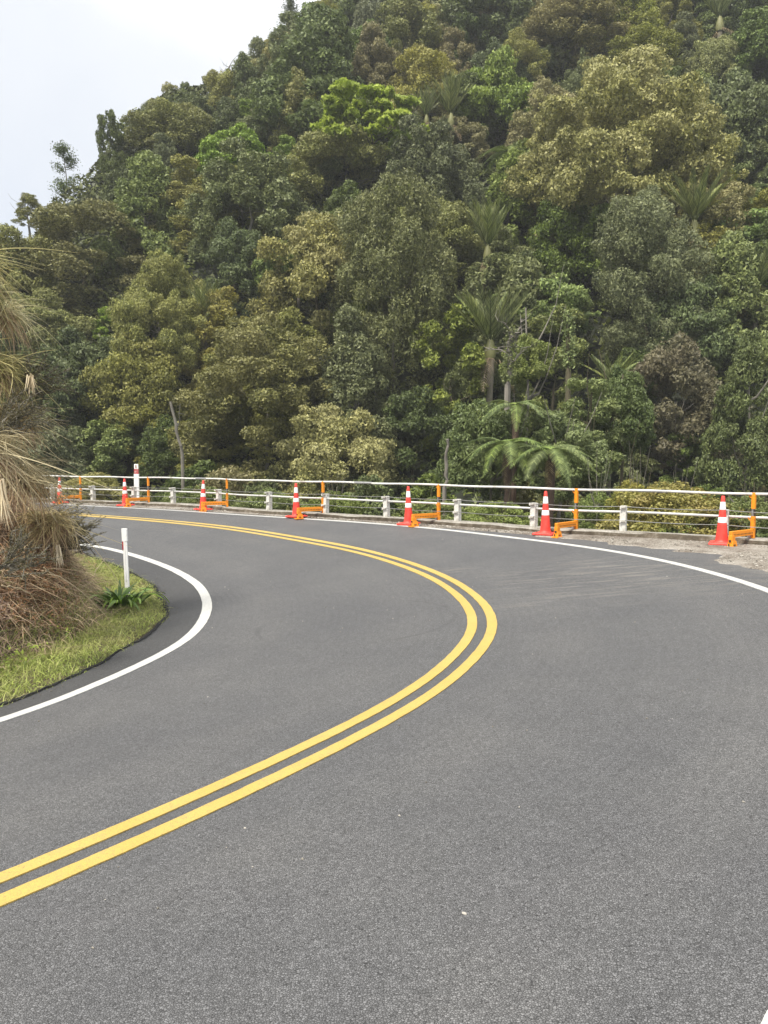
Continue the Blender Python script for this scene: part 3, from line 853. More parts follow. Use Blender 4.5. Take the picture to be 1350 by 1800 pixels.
def crown_mesh(name, mat, R, Hh, shape='round', puffs=45, prad=.32, nleaf=16000, size=.2, aspect=.55, flat=.7, seed=0, ragged=.2, sparse=0.0, updir=.35, tri=True):
    g = np.random.default_rng(seed)
    pc = []; pr = []
    k = 0
    while len(pc) < puffs and k < puffs * 60:
        k += 1
        d = unit(g.normal(size=3)); 
        if d[2] < -.35 and g.random() < .75: continue
        lump = .80 + .34 * (g.random() - .3)
        if shape == 'cone':
            z = g.random() ** 1.25 * 2 - 1; a = g.random() * 6.283; rr = R * (1.02 - (z + 1) / 2) ** .75 * g.uniform(.75, 1.02)
            p = np.array([math.cos(a) * rr, math.sin(a) * rr, z * Hh])
        elif shape == 'column':
            z = g.random() * 2 - 1; a = g.random() * 6.283; rr = R * (1 - abs(z) ** 3 * .75) * g.uniform(.55, 1.0)
            p = np.array([math.cos(a) * rr, math.sin(a) * rr, z * Hh])
        elif shape == 'umbrella':
            a = g.random() * 6.283; rr = R * math.sqrt(g.random()); 
            p = np.array([math.cos(a) * rr, math.sin(a) * rr, Hh * (.75 - 1.3 * (rr / R) ** 2 + g.normal() * .22)])
        else:
            p = d * np.array([R, R, Hh]) * lump * (1 - ragged * .5 * g.random())
        q = prad * R * g.uniform(.6, 1.25)
        if any(np.linalg.norm((p - x) * np.array([1, 1, 1.3])) < .55 * (q + y) * .8 for x, y in zip(pc, pr)): continue
        pc.append(p); pr.append(q)
    pc = np.array(pc); pr = np.array(pr)
    # a few stray puffs poking out break the outline
    ns = max(3, int(len(pc) * .25)); j = g.integers(0, len(pc), ns)
    st = pc[j] * g.uniform(1.02, 1.22, (ns, 1)) + g.normal(0, .06 * R, (ns, 3))
    pc = np.concatenate([pc, st]); pr = np.concatenate([pr, pr[j] * g.uniform(.3, .55, ns)])
    main = np.arange(len(pc)); mc_ = g.random(len(pc))
    if shape == 'round':                       # crowns narrow a little towards the top
        f_ = 1.08 - .22 * np.clip(pc[:, 2:3] / Hh, -1, 1); pc[:, :2] *= f_
    m_ = 6
    dd = g.normal(size=(len(pc), m_, 3)); dd[..., 2] += .55; dd = unit(dd)
    sub = pc[:, None] + dd * (pr[:, None, None] * g.uniform(.55, .95, (len(pc), m_, 1))) * np.array([1, 1, flat])
    sr = pr[:, None] * g.uniform(.28, .55, (len(pc), m_))
    main = np.concatenate([main, np.repeat(main, m_)])
    pc = np.concatenate([pc, sub.reshape(-1, 3)]); pr = np.concatenate([pr * .82, sr.ravel()])
    wgt = pr ** 2; wgt /= wgt.sum()
    N0 = int(nleaf * 1.9)
    j = g.choice(len(pc), N0, p=wgt)
    d = g.normal(size=(N0, 3)); d[:, 2] += updir; d = unit(d)
    # sub-lobes on each puff
    ph = pc[j].sum(1) * 3
    lob = 1 + .16 * np.sin(d[:, 0] * 6 + ph) * np.cos(d[:, 1] * 7 + ph * 1.7) + .10 * np.sin(d[:, 2] * 9 + ph * .7)
    rr = pr[j] * lob * (1 - .38 * g.random(N0) ** 2.2)
    rr = np.where(g.random(N0) < .09, pr[j] * g.uniform(1.0, 1.35, N0), rr)
    P = pc[j] + d * rr[:, None] * np.array([1, 1, flat])
    # drop what is buried inside other puffs
    dead = np.zeros(N0, bool)
    for q in range(len(pc)):
        e = (P - pc[q]) / (pr[q] * np.array([1, 1, flat]))
        dead |= ((e ** 2).sum(1) < .34) & (j != q)
    P = P[~dead]; d = d[~dead]; j = j[~dead]
    if sparse:
        kk = g.random(len(P)) > sparse; P = P[kk]; d = d[kk]; j = j[kk]
    P = P[:nleaf]; d = d[:nleaf]; j = j[:nleaf]
    n = len(P)
    Nn = unit(d * np.array([1, 1, 1.3]) + g.normal(size=(n, 3)) * .72)
    tint = np.clip(g.random(n) * .75 + .25 * g.random(len(pc))[j], 0, 1); clump = mc_[main[j]]
    if tri: V, F, ti, cl = leaf_tris(P, Nn, size * g.uniform(.6, 1.35, n), aspect, tint, clump)
    else: V, F, ti, cl = leaf_cards(P, Nn, size * g.uniform(.6, 1.35, n), aspect, tint, clump)
    return np_mesh(name, V, F, mat, {'tint': ti, 'clump': cl})

def trunk_mesh(name, mat, limbs=7, seed=0, r0=.16):
    """unit-height trunk (0..1) with limbs reaching into the crown (up to 1.5)"""
    g = random.Random(seed)
    mb = MB()
    pts = [(0, 0, -.25)]; x = y = 0
    for i in range(1, 8):
        x += g.uniform(-.025, .025); y += g.uniform(-.025, .025); pts.append((x, y, i / 5.2))
    mb.tube(pts, [r0 * .12 * (1.25 - .13 * i) for i in range(8)], 7)
    for k in range(limbs):
        b = pts[g.randint(3, 6)]; a = g.random() * 6.28; l = g.uniform(.2, .42)
        p = [b]
        for i in range(1, 5):
            t = i / 4
            p.append((b[0] + math.cos(a) * l * t * .8 + g.uniform(-.02, .02), b[1] + math.sin(a) * l * t * .8 + g.uniform(-.02, .02), b[2] + l * t * t * .9))
        mb.tube(p, [r0 * .05 * (1 - .2 * i) for i in range(5)], 5)
    return mb.mesh(name, mat, smooth=True)

m_bark = plain('grey_bark', (.19, .175, .145), .9, var=.5, scale=6, bump=.5)
m_bark2 = plain('mossy_bark', (.10, .085, .05), .9, var=.5, scale=6, bump=.5, dirt=(.07, .09, .03), dscale=4)

LM = {
 'gold':   leaf_mat('golden_olive_leaves', (.115, .130, .045), (.340, .335, .115), (.37, .34, .14), .6, .010, .25),
 'olive':  leaf_mat('olive_leaves', (.075, .098, .028), (.275, .295, .085), (.29, .28, .085), .6, .012, .3),
 'brown':  leaf_mat('bronze_leaves', (.095, .100, .042), (.285, .275, .115), (.30, .27, .12), .55, .010, .25),
 'grey':   leaf_mat('grey_green_leaves', (.058, .078, .038), (.225, .250, .130), (.19, .21, .09), .5, .012, .25),
 'dark':   leaf_mat('dark_green_leaves', (.034, .060, .020), (.155, .205, .065), (.13, .16, .045), .5, .012, .35),
 'green':  leaf_mat('mid_green_leaves', (.060, .100, .028), (.245, .305, .100), (.22, .25, .075), .5, .012, .3),
 'fresh':  leaf_mat('fresh_green_leaves', (.085, .150, .030), (.25, .35, .08), (.24, .30, .065), .5, .01, .2),
 'lime':   leaf_mat('lime_leaves', (.20, .29, .05), (.37, .46, .12), (.36, .42, .12), .5, .004, .1, trans=.4),
 'russet': leaf_mat('russet_dark_leaves', (.065, .065, .034), (.180, .170, .095), (.20, .15, .08), .5, .01, .2),
}
SP = {}
def variants(kind, n, **kw):
    SP[kind] = []
    for i in range(n):
        k2 = dict(kw)
        if i % 2 == 1: k2['shape'] = 'cone' if i == 1 else 'column'; k2['Hh'] = kw['Hh'] * 1.2; k2['puffs'] = int(kw['puffs'] * 1.2); k2['prad'] = kw['prad'] * .92
        SP[kind].append(crown_mesh('crown_' + kind + ('_a', '_b', '_c', '_d')[i], LM[kind], seed=hash_(kind) + i, **k2))
def hash_(s): return sum(ord(c) * (i + 3) for i, c in enumerate(s)) % 9999
# base crowns: radius 3 m
variants('gold', 3, R=3, Hh=3.7, puffs=50, prad=.29, nleaf=44000, size=.122, aspect=.7, flat=.68, ragged=.4)
variants('olive', 4, R=3, Hh=3.3, puffs=48, prad=.29, nleaf=42000, size=.122, aspect=.7, flat=.70, ragged=.4)
variants('brown', 2, R=3, Hh=3.0, puffs=48, prad=.28, nleaf=40000, size=.122, aspect=.7, flat=.68, ragged=.4)
variants('grey', 3, R=3, Hh=4.0, puffs=62, prad=.23, nleaf=40000, size=.15, aspect=.5, flat=.95, ragged=.6)
variants('dark', 4, R=3, Hh=3.1, puffs=46, prad=.29, nleaf=36000, size=.165, aspect=.6, flat=.8, ragged=.5)
variants('green', 3, R=3, Hh=3.2, puffs=46, prad=.27, nleaf=32000, size=.18, aspect=.6, flat=.85, ragged=.5)
variants('fresh', 2, R=3, Hh=2.5, puffs=42, prad=.28, nleaf=30000, size=.17, aspect=.7, flat=.6, ragged=.5)
variants('russet', 1, R=3, Hh=3.6, puffs=54, prad=.25, nleaf=36000, size=.15, aspect=.6, flat=.8, ragged=.5)
BARE = trunk_mesh('bare_trunk_mesh', m_bark, limbs=0, seed=9)
TR = [trunk_mesh('trunk_mesh', m_bark if i % 2 else m_bark2, seed=i) for i in range(4)]
# large, finely leaved crowns (radius 6.5 m) for the big trees
BIG = {
 'gold': crown_mesh('crown_big_gold', LM['gold'], 6.5, 6.5, 'round', 110, .19, 120000, .155, .7, .66, seed=71, ragged=.45),
 'grey': crown_mesh('crown_big_grey', LM['grey'], 5.0, 7.0, 'column', 100, .25, 80000, .19, .5, .95, seed=72, ragged=.6),
 'olive': crown_mesh('crown_big_olive', LM['olive'], 5.0, 6.2, 'round', 100, .21, 90000, .14, .7, .68, seed=73, ragged=.45),
}
LIME = crown_mesh('crown_lime', LM['lime'], 3.0, 1.6, 'umbrella', 60, .17, 22000, .17, .8, .35, seed=80)
CONE = crown_mesh('crown_conical', LM['green'], 2.0, 2.6, 'cone', 60, .24, 30000, .13, .6, .6, seed=81)
LOOSE = [crown_mesh('crown_loose', LM['green'], 2.2, 4.0, 'column', 46, .27, 24000, .17, .5, .7, seed=82 + i, sparse=.15, ragged=.5) for i in range(2)]
SPIN = crown_mesh('crown_spindly', LM['dark'], 1.0, 2.6, 'column', 44, .22, 7000, .13, .6, 1.0, seed=85, sparse=.2, ragged=.6)
BUSH = crown_mesh('crown_yellow_bush', leaf_mat('yellow_green_leaves', (.12, .14, .04), (.34, .35, .12), (.38, .31, .12), .6, .01, .2), 1.6, 1.1, 'round', 44, .24, 18000, .085, .6, .8, seed=86, tri=False)
BUSH2 = crown_mesh('crown_green_bush', LM['green'], 1.6, 1.1, 'round', 44, .24, 15000, .09, .6, .8, seed=87, tri=False)

def tree(kind_name, crown_me, base, centre, scale, label, cat='tree', group=None, rz=None, tr_r=1.0):
    """base on the terrain, crown centred at 'centre'"""
    rt = empty(kind_name, tuple(base), 0)
    H = max(.6, centre[2] - base[2])
    dx, dy = centre[0] - base[0], centre[1] - base[1]
    t = link('trunk', TR[random.randrange(4)], rt, (0, 0, 0), (0, 0, random.random() * 6.28), (6 * tr_r, 6 * tr_r, H * .9))
    if abs(dx) + abs(dy) > .2:
        t.rotation_mode = 'QUATERNION'
        t.rotation_quaternion = Vector((dx, dy, H)).to_track_quat('Z', 'Y')
        t.scale = (6 * tr_r, 6 * tr_r, math.sqrt(dx * dx + dy * dy + H * H) * .9)
    rz = random.random() * 6.28 if rz is None else rz
    link('crown', crown_me, rt, (dx, dy, H), (random.uniform(-.12, .12), random.uniform(-.12, .12), rz), scale)
    tag(rt, label, cat, group)
    return rt

heroes = []
def hero(kind_name, me, R0, H0, cx, cy, wpx, hpx, label, drop=.42, group=None, tr_r=1.0, dist=None):
    """crown seen at photo position cx,cy with size wpx,hpx, standing on the slope where that ray meets it"""
    if dist is None:
        b = hit(cx, min(cy + hpx * drop, 930))
        if b is None: b = hit(cx, cy + hpx * .5 + 40)
        if b is None: b = np.array([0, 0, CAMZ]) + ray(cx, cy + hpx * .5) * float(np.interp(cx, [0, 180, 250, 400, 540], [58, 65, 72, 79, 90]))
        r = ray(cx, cy); d = b[1] / r[1]
    else: 
        r = ray(cx, cy); d = dist
    ctr = np.array([0, 0, CAMZ]) + r * d
    sx = wpx / 1350 * d / 2 / R0; sz = hpx / 1350 * d / 2 / H0
    bz = float(terrain(ctr[0], ctr[1]))
    base = np.array([ctr[0], ctr[1], min(bz, ctr[2] - .8)])
    heroes.append((cx, cy, wpx, hpx, d, base))
    return tree(kind_name, me, base, ctr, (sx, sx, sz), label, 'tree' if 'bush' not in kind_name else 'bush', group, tr_r=tr_r * max(.8, sx))
S = SP
H_ = [
 ('tree', BIG['gold'], 6.5, 6.5, 1090, 300, 350, 400, 'biggest golden-brown tree on the right of the slope, its rounded crown standing above its neighbours'),
 ('tree', BIG['olive'], 5, 6.2, 470, 725, 290, 330, 'wide olive-yellow tree at the foot of the slope right behind the rail'),
 ('tree', S['gold'][0], 3, 3.2, 560, 500, 190, 250, 'tall yellow-green tree left of the dark grey-green one, mid slope'),
 ('tree', S['gold'][1], 3, 3.2, 395, 610, 150, 150, 'small rounded golden tree just above the wide olive-yellow one'),
 ('tree', BIG['olive'], 5, 6.2, 282, 590, 160, 290, 'tall narrow bronze-olive tree with a bare leaning trunk beside it'),
 ('tree', BIG['grey'], 5, 7, 690, 530, 200, 380, 'tall dark grey-green tree in the middle of the slope'),
 ('tree', S['grey'][0], 3, 3.6, 440, 375, 200, 220, 'rounded grey-leaved tree with dark limbs showing, upper left slope'),
 ('tree', S['grey'][1], 3, 3.6, 625, 720, 200, 260, 'grey-leaved tree at the foot of the slope, right of the wide olive-yellow one'),
 ('tree', S['dark'][0], 3, 2.7, 150, 690, 180, 170, 'broad blue-green tree behind the grass tussocks'),
 ('tree', LOOSE[0], 2.2, 4, 800, 690, 150, 290, 'loose light green young tree left of the tree ferns'),
 ('tree', LOOSE[1], 2.2, 4, 968, 670, 140, 260, 'loose light green young tree right behind the tree ferns'),
 ('tree', BIG['grey'], 5, 7, 1140, 520, 190, 330, 'tall grey-green tree with fine upright pale stems, right of the slope'),
 ('tree', S['russet'][0], 3, 3.4, 1190, 730, 190, 270, 'dark russet-leaved tree behind the small conical green tree'),
 ('tree', CONE, 2, 2.6, 1212, 830, 130, 150, 'small conical bright green tree just behind the rail at the right'),
 ('tree', LIME, 3, 1.6, 662, 236, 235, 130, 'flat-topped tree with bright lime green new leaves, the brightest on the slope', .42, None, 1, 59.0),
 ('tree', LIME, 3, 1.6, 722, 272, 110, 70, 'lower lime green crown hanging beside the flat-topped lime tree', .42, None, 1, 58.5),
 ('tree', S['olive'][0], 3, 2.8, 605, 325, 200, 150, 'olive tree spreading below the lime green crown'),
 ('tree', S['dark'][1], 3, 2.7, 560, 150, 230, 180, 'big dark green tree left of the lime green crown near the ridge'),
 ('tree', S['fresh'][0], 3, 2.2, 870, 205, 150, 150, 'fresh green broadleaf tree left of the biggest golden-brown tree'),
 ('tree', S['brown'][0], 3, 2.7, 800, 265, 110, 100, 'small bronze tree right of the lime green crown'),
 ('tree', S['fresh'][1], 3, 2.2, 440, 215, 110, 50, 'small fresh green crown near the skyline at upper left'),
 ('tree', S['olive'][1], 3, 2.8, 715, 95, 170, 150, 'olive tree with dead white twigs near the top of the picture'),
 ('tree', S['dark'][2], 3, 2.7, 850, 45, 170, 150, 'dark green tree at the top of the picture, centre right'),
 ('tree', S['dark'][3], 3, 2.7, 640, 30, 150, 150, 'dark green tree at the top of the picture beside the skyline'),
 ('tree', S['gold'][2], 3, 3.2, 1010, 60, 180, 130, 'golden olive tree above the biggest golden-brown tree'),
 ('tree', S['dark'][0], 3, 2.7, 1290, 250, 160, 200, 'deep green tree to the right of the biggest golden-brown tree'),
 ('tree', S['green'][0], 3, 2.8, 1070, 445, 180, 140, 'grey-green bushy tree in front of the foot of the biggest golden-brown tree'),
 ('tree', S['fresh'][0], 3, 2.2, 1290, 430, 180, 100, 'flat fresh green tree right of the grey palm at the right edge'),
 ('tree', S['green'][1], 3, 2.8, 1290, 560, 170, 200, 'pale twiggy green tree at the right edge, mid slope'),
 ('tree', S['green'][2], 3, 2.8, 690, 400, 170, 110, 'grey-green flat crown above the tall dark grey-green tree'),
 ('tree', S['olive'][2], 3, 2.8, 770, 440, 150, 150, 'olive tree left of the tall palm'),
 ('tree', S['gold'][1], 3, 3.2, 330, 370, 170, 130, 'yellow-topped olive tree left of the rounded grey-leaved tree'),
 ('tree', S['olive'][3], 3, 2.8, 150, 472, 220, 140, 'broad bronze-olive tree on the left shoulder of the hill'),
 ('tree', S['olive'][0], 3, 2.8, 300, 252, 150, 110, 'rounded olive tree forming the bulge of the skyline at left'),
 ('tree', S['dark'][3], 3, 2.7, 200, 275, 50, 100, 'narrow dark tree at the skyline notch on the left'),
 ('tree', S['olive'][1], 3, 2.8, 52, 366, 60, 36, 'small bushy tree lowest on the skyline at far left'),
 ('tree', S['green'][0], 3, 2.8, 190, 800, 150, 110, 'low green tree behind the rail left of the leaning trunk'),
 ('tree', S['dark'][2], 3, 2.7, 300, 800, 110, 120, 'dark low tree behind the tall marker post'),
 ('tree', S['green'][1], 3, 2.8, 1100, 800, 130, 140, 'grey-green tree right of the tree ferns just behind the rail'),
 ('tree', S['brown'][1], 3, 2.7, 1345, 830, 90, 110, 'yellow-brown tree cut by the right edge behind the rail'),
 ('tree', S['brown'][1], 3, 2.7, 800, 130, 120, 110, 'bronze tree just above the pair of small palms'),
 ('tree', S['dark'][1], 3, 2.7, 820, 640, 60, 90, 'dark green tree behind the loose light green young tree'),
 ('tree', S['dark'][3], 3, 2.7, 725, 800, 150, 150, 'dark tree low behind the rail in the middle'),
 ('tree', LOOSE[1], 2.2, 4, 1035, 760, 110, 190, 'slender light green tree between the bare trunk and the half-hidden palm', .42, None, 1, 28.5),
 ('tree', S['green'][2], 3, 2.8, 985, 815, 150, 150, 'bushy mid green tree right behind the right tree fern', .42, None, 1, 27.5),
 ('tree', S['dark'][2], 3, 2.7, 855, 800, 150, 170, 'dark tree right behind the left tree fern', .42, None, 1, 28.5),
 ('tree', S['dark'][0], 3, 2.7, 1090, 740, 110, 150, 'dark tree covering the stem of the half-hidden palm', .42, None, 1, 30),
 ('tree', S['green'][0], 3, 2.8, 920, 640, 80, 90, 'small green tree between the dead pale trunk and the bare trunk', .42, None, 1, 32),
 ('tree', S['dark'][1], 3, 2.7, 1310, 720, 130, 180, 'dark green tree at the right edge beside the russet one', .42, None, 1, 33),
 ('tree', S['fresh'][1], 3, 2.2, 185, 585, 70, 60, 'small bright green bush with a yellow flower on the left slope'),
]
for h in H_:
    pass
    hero(*h)
def sky_tree(cx, ytop, ybot, wpx, me, R0, H0, label):
    """open spindly tree: thin stem, upswept limbs, a small leaf spray along each"""
    d = float(np.interp(cx, [0, 180, 250, 400, 540], [60, 66, 73, 80, 90]))
    top = np.array([0, 0, CAMZ]) + ray(cx, ytop) * d
    bz = float(terrain(top[0], top[1])); H = top[2] - bz
    rt = empty('tree', (top[0], top[1], bz)); vis = (ybot - ytop) / 1350 * d; W = wpx / 1350 * d / 2
    mb = MB(); mb.tube([(math.sin(k * 1.3) * .10, 0, -.3 + (H + .2) * k / 9) for k in range(10)], [.10 - .009 * k for k in range(10)], 6)
    LP = []
    for k in range(26):
        t = rng.random() ** .8; z = H - vis * (1 - t) * 1.05; a = rng.uniform(0, 6.283); l = W * (1.15 - .75 * t) * rng.uniform(.5, 1.1)
        p = [np.array([0, 0, z - .5])]
        for q in range(1, 4): p.append(p[0] + np.array([math.cos(a) * l * q / 3, math.sin(a) * l * q / 3, .75 * l * (q / 3) ** 1.5]) + rng.normal(0, .04, 3))
        mb.tube([tuple(v) for v in p], [.035, .025, .018, .008], 4)
        for q in range(150):
            u = rng.uniform(.3, 1.15); LP.append(p[0] + (p[3] - p[0]) * u + rng.normal(0, 1, 3) * (.05 + .17 * (1 - abs(u - .85))))
    mb.build('trunk', m_bark, rt)
    LPa = np.array(LP); n_ = len(LPa)
    V, F, ti, cl = leaf_tris(LPa, unit(rng.normal(size=(n_, 3)) + np.array([0, 0, .6])), rng.uniform(.07, .16, n_), .6, rng.random(n_), rng.random(n_))
    link('crown', np_mesh('crown_spindly', V, F, LM['dark'], {'tint': ti, 'clump': cl}), rt)
    tag(rt, label, 'tree')
sky_tree(113, 256, 350, 56, SPIN, 1, 2.6, 'thin spindly tree standing alone against the sky at left')
sky_tree(510, -5, 60, 44, SPIN, 1, 2.6, 'thin spindly tree against the sky at the top of the picture')
# bushes right behind the rail
bl = [(1190, 915, 210, 110, BUSH, 'yellow-leaved bush behind the rail left of the nearest cone'), (1120, 905, 110, 100, BUSH, 'small yellow-leaved bush behind the white post at right'),
      (1320, 915, 120, 90, BUSH2, 'green bush behind the last orange bracket at the right edge'), (1050, 905, 90, 80, BUSH2, 'green bush behind the rail below the tree ferns'),
      (590, 895, 110, 60, BUSH2, 'small green bush low behind the rail left of centre'), (470, 890, 120, 60, BUSH2, 'low green bush behind the rail between two cones left of centre'),
      (350, 885, 120, 60, BUSH2, 'low green bush behind the third cone from the left'), (160, 862, 110, 50, BUSH, 'bright yellow-green bush behind the rail at the far left'),
      (760, 905, 120, 60, BUSH2, 'low green bush behind the rail in the middle'), (880, 912, 120, 60, BUSH2, 'low dark bush behind the rail below the largest fern')]
for cx, cy, wp, hp, me_, lb in bl:
    hero('bush', me_, 1.6, 1.1, cx, cy, wp, hp, lb, dist=None if False else {1190: 17.8, 1120: 19.5, 1320: 17, 1050: 20, 590: 23.5, 470: 25, 350: 26.5, 160: 29, 760: 21.5, 880: 20.8}[cx], tr_r=.25)

# undergrowth mass on the slope
n = 330000
yy = 29 + (110 - 27) * np.sqrt(rng.random(n)); xx = (rng.random(n) * 2 - 1) * (.53 * yy + 2)
T = np.interp(0, [0], [0])
sk, _ = sK(xx, yy); yc = np.interp(xx, XS, YC)
k = (yy < yc + 2) & (-sk > 1.0); xx = xx[k]; yy = yy[k]
zz = terrain(xx, yy); lump = np.clip(fbm(xx, yy, 2.2, 3, 20) + .5, 0, 1.3)
P = np.stack([xx, yy, zz + lump * 2.0 * rng.uniform(.75, 1.0, len(xx)) + .1], 1)
gx = np.stack([-(fbm(xx + .4, yy, 2.2, 3, 20) - fbm(xx, yy, 2.2, 3, 20)) * 5, -1.0 - (fbm(xx, yy + .4, 2.2, 3, 20) - fbm(xx, yy, 2.2, 3, 20)) * 5, np.full(len(xx), 1.2)], 1)
Nn = unit(unit(gx) + rng.normal(size=gx.shape) * .55)
sz = rng.uniform(.22, .48, len(xx)) * (.6 + yy / 120)
V, F, ti, cl = leaf_tris(P, Nn, sz * .85, .7, rng.random(len(xx)), np.clip(fbm(xx, yy, 4, 2, 30) + .5, 0, 1))
tag(link('undergrowth', np_mesh('undergrowth', V, F, leaf_mat('undergrowth_leaves', (.030, .048, .018), (.095, .12, .04), (.10, .10, .035), .6, 0, 0), {'tint': ti, 'clump': cl})),
    'dark leafy undergrowth filling the gaps between the trees on the slope', 'undergrowth', kind='stuff')
# ravine side and kerb-back weeds
n = 52000
ii = rng.integers(330, nK - 60, n); of = .42 + rng.random(n) ** 1.5 * 7
P0 = Kr[ii] + kN[ii] * of[:, None]
z = terrain(P0[:, 0], P0[:, 1]); lump = np.clip(fbm(P0[:, 0], P0[:, 1], .9, 3, 33) + .35, 0, 1)
P = np.stack([P0[:, 0], P0[:, 1], z + .05 + lump * np.clip(of * .6, .1, 1.1) * rng.uniform(.7, 1, n)], 1)
Nn = unit(-kN[ii] * .6 + np.array([0, 0, .9]) + rng.normal(size=(n, 3)) * .6)
V, F, ti, cl = leaf_cards(P, Nn, rng.uniform(.06, .16, n), .5, rng.random(n), np.clip(fbm(P0[:, 0], P0[:, 1], 1.6, 2, 40) + .5, 0, 1))
tag(link('ravine_weeds', np_mesh('ravine_weeds', V, F, leaf_mat('weed_leaves', (.05, .075, .02), (.15, .17, .05), (.20, .17, .06), .6, 0, 0), {'tint': ti, 'clump': cl})),
    'low mixed weeds covering the drop behind the kerb', 'weeds', kind='stuff')
# ------------------------------------------------------------------ palms
def ribbons(root, d0, L_, droop, width, nseg=6, curl=.15, tint=None, clump=None, taper=.9, flatten=None, grav_pow=1.7):
    """grass-like ribbons: root (n,3), start direction d0, length, droop strength"""
    n = len(root)
    t = np.linspace(0, 1, nseg + 1)[None, :, None]
    d0 = unit(d0)
    side = unit(np.cross(d0, np.array([0, 0, 1.0])) + 1e-4)
    cu = (rng.normal(size=n) * curl)[:, None, None]
    P = root[:, None] + d0[:, None] * (L_[:, None, None] * t) * (1 - .25 * droop[:, None, None] * t) + np.array([0, 0, -1.0]) * (L_[:, None, None] * droop[:, None, None] * t ** grav_pow * .8) + side[:, None] * cu * L_[:, None, None] * t ** 2
    T = np.gradient(P, axis=1)
    rot = unit(side[:, None] + rng.normal(size=(n, 1, 3)) * .45)
    sd_ = unit(np.cross(unit(T), np.cross(rot, unit(T))))
    wdt = width[:, None, None] * np.clip(1 - taper * t ** 1.6, .06, 1) * .5
    A = P + sd_ * wdt; B = P - sd_ * wdt
    V = np.stack([A, B], 2).reshape(-1, 3)
    m = (nseg + 1) * 2
    base = (np.arange(n) * m)[:, None, None]
    k = np.arange(nseg)
    q = np.stack([2 * k, 2 * k + 1, 2 * k + 3, 2 * k + 2], 1)[None]
    F = (q + base).reshape(-1, 4)
    tint = rng.random(n) if tint is None else tint
    clump = rng.random(n) if clump is None else clump
    return V, F, np.repeat(tint, m), np.repeat(clump, m)

def pinnate(name, mat, L_=2.6, arch=.35, npair=34, plen=.75, pw=.05, vee=.5, tipdown=.3, seed=0, sag=.15, tooth=False, fwd=.45):
    """one frond lying along +X, arching; leaflets both sides"""
    V = []; F = []; TI = []
    ts = np.linspace(.0, 1, 14)
    def rp(t): return np.array([L_ * t * (1 - .12 * arch * t), 0, L_ * (arch * t - (arch + tipdown) * t * t)])
    # rachis
    for a, b in zip(ts[:-1], ts[1:]):
        p, q = rp(a), rp(b); wa = .022 * (1 - a) + .006; wb = .022 * (1 - b) + .006
        i = len(V); V += [p + (0, wa, 0), p - (0, wa, 0), q - (0, wb, 0), q + (0, wb, 0)]; F.append((i, i + 1, i + 2, i + 3)); TI += [.15] * 4
    g = random.Random(seed)
    for k in range(npair):
        t = .12 + .88 * (k + .5) / npair
        p = rp(t); tg = unit(rp(min(1, t + .02)) - rp(t - .02))
        l = plen * math.sin(math.pi * min(1, (.18 + .82 * t) ** .9) ** .9) ** .6 * (1 - .25 * t) + .06
        for s in (-1, 1):
            f = fwd + .35 * t
            d = unit(np.array([tg[0] * f, s * (1 - f * .3), tg[2] * f + vee * .6]))
            l2 = l * g.uniform(.85, 1.1)
            e1 = p + d * l2 * .5; e2 = p + d * l2 + np.array([0, 0, -sag * l2])
            pr_ = tg * pw * .5 * g.uniform(.8, 1.2)
            i = len(V)
            tn = g.random()
            if not tooth:
                V += [p - pr_ * .6, p + pr_ * .6, e1 + pr_, e1 - pr_, e2]
                F += [(i, i + 1, i + 2, i + 3), (i + 3, i + 2, i + 4, i + 4)]; TI += [tn] * 5
            else:
                ns = 7
                for q in range(ns):
                    u0 = q / ns; u1 = (q + .8) / ns
                    c0 = p + (d * u0 + np.array([0, 0, -sag * u0 * u0])) * l2; c1 = p + (d * u1 + np.array([0, 0, -sag * u1 * u1])) * l2
                    wq = (1 - u0) * pw * .9 + .012
                    j = len(V)
                    V += [c0 - tg * wq, c0 + tg * wq, c1 + tg * wq * 1.0, c1 - tg * wq * .6]; F.append((j, j + 1, j + 2, j + 3)); TI += [tn] * 4
    me = bpy.data.meshes.new(name)
    F = [tuple(dict.fromkeys(f)) for f in F]
    me.from_pydata([tuple(v) for v in V], [], F)
    a = me.attributes.new('tint', 'FLOAT', 'POINT'); a.data.foreach_set('value', np.array(TI, dtype=np.float32))
    a = me.attributes.new('clump', 'FLOAT', 'POINT'); a.data.foreach_set('value', np.full(len(V), .3, dtype=np.float32))
    me.materials.append(mat)
    return me
m_palm = leaf_mat('palm_leaves', (.050, .080, .026), (.25, .29, .12), (.20, .23, .08), .4, .01, .25)
m_dead = leaf_mat('dead_fronds', (.16, .12, .07), (.34, .27, .18), (.22, .15, .09), .5, 0, .1)
m_fern = leaf_mat('fern_leaves', (.07, .115, .035), (.20, .265, .095), (.18, .22, .07), .4, .008, .12)
m_ptrunk = plain('palm_trunk', (.17, .15, .11), .9, var=.35, scale=9, dirt=(.08, .09, .03), dscale=5)
m_shaft = plain('palm_crownshaft', (.17, .17, .06), .6, var=.2)
PF = [pinnate('palm_frond', m_palm, 2.7, .04, 50, .60, .040, .45, .06, i, sag=.04, fwd=.95) for i in range(2)]
PD = pinnate('dead_palm_frond', m_dead, 1.7, .1, 18, .45, .03, .05, .55, 5, sag=.5)
FF = [pinnate('fern_frond', m_fern, 2.5, .38, 30, .52, .040, .06, .62, i + 9, sag=.25, tooth=True) for i in range(2)]
FD = pinnate('dead_fern_frond', m_dead, 1.5, -.3, 18, .3, .03, .0, .9, 15, sag=.3)

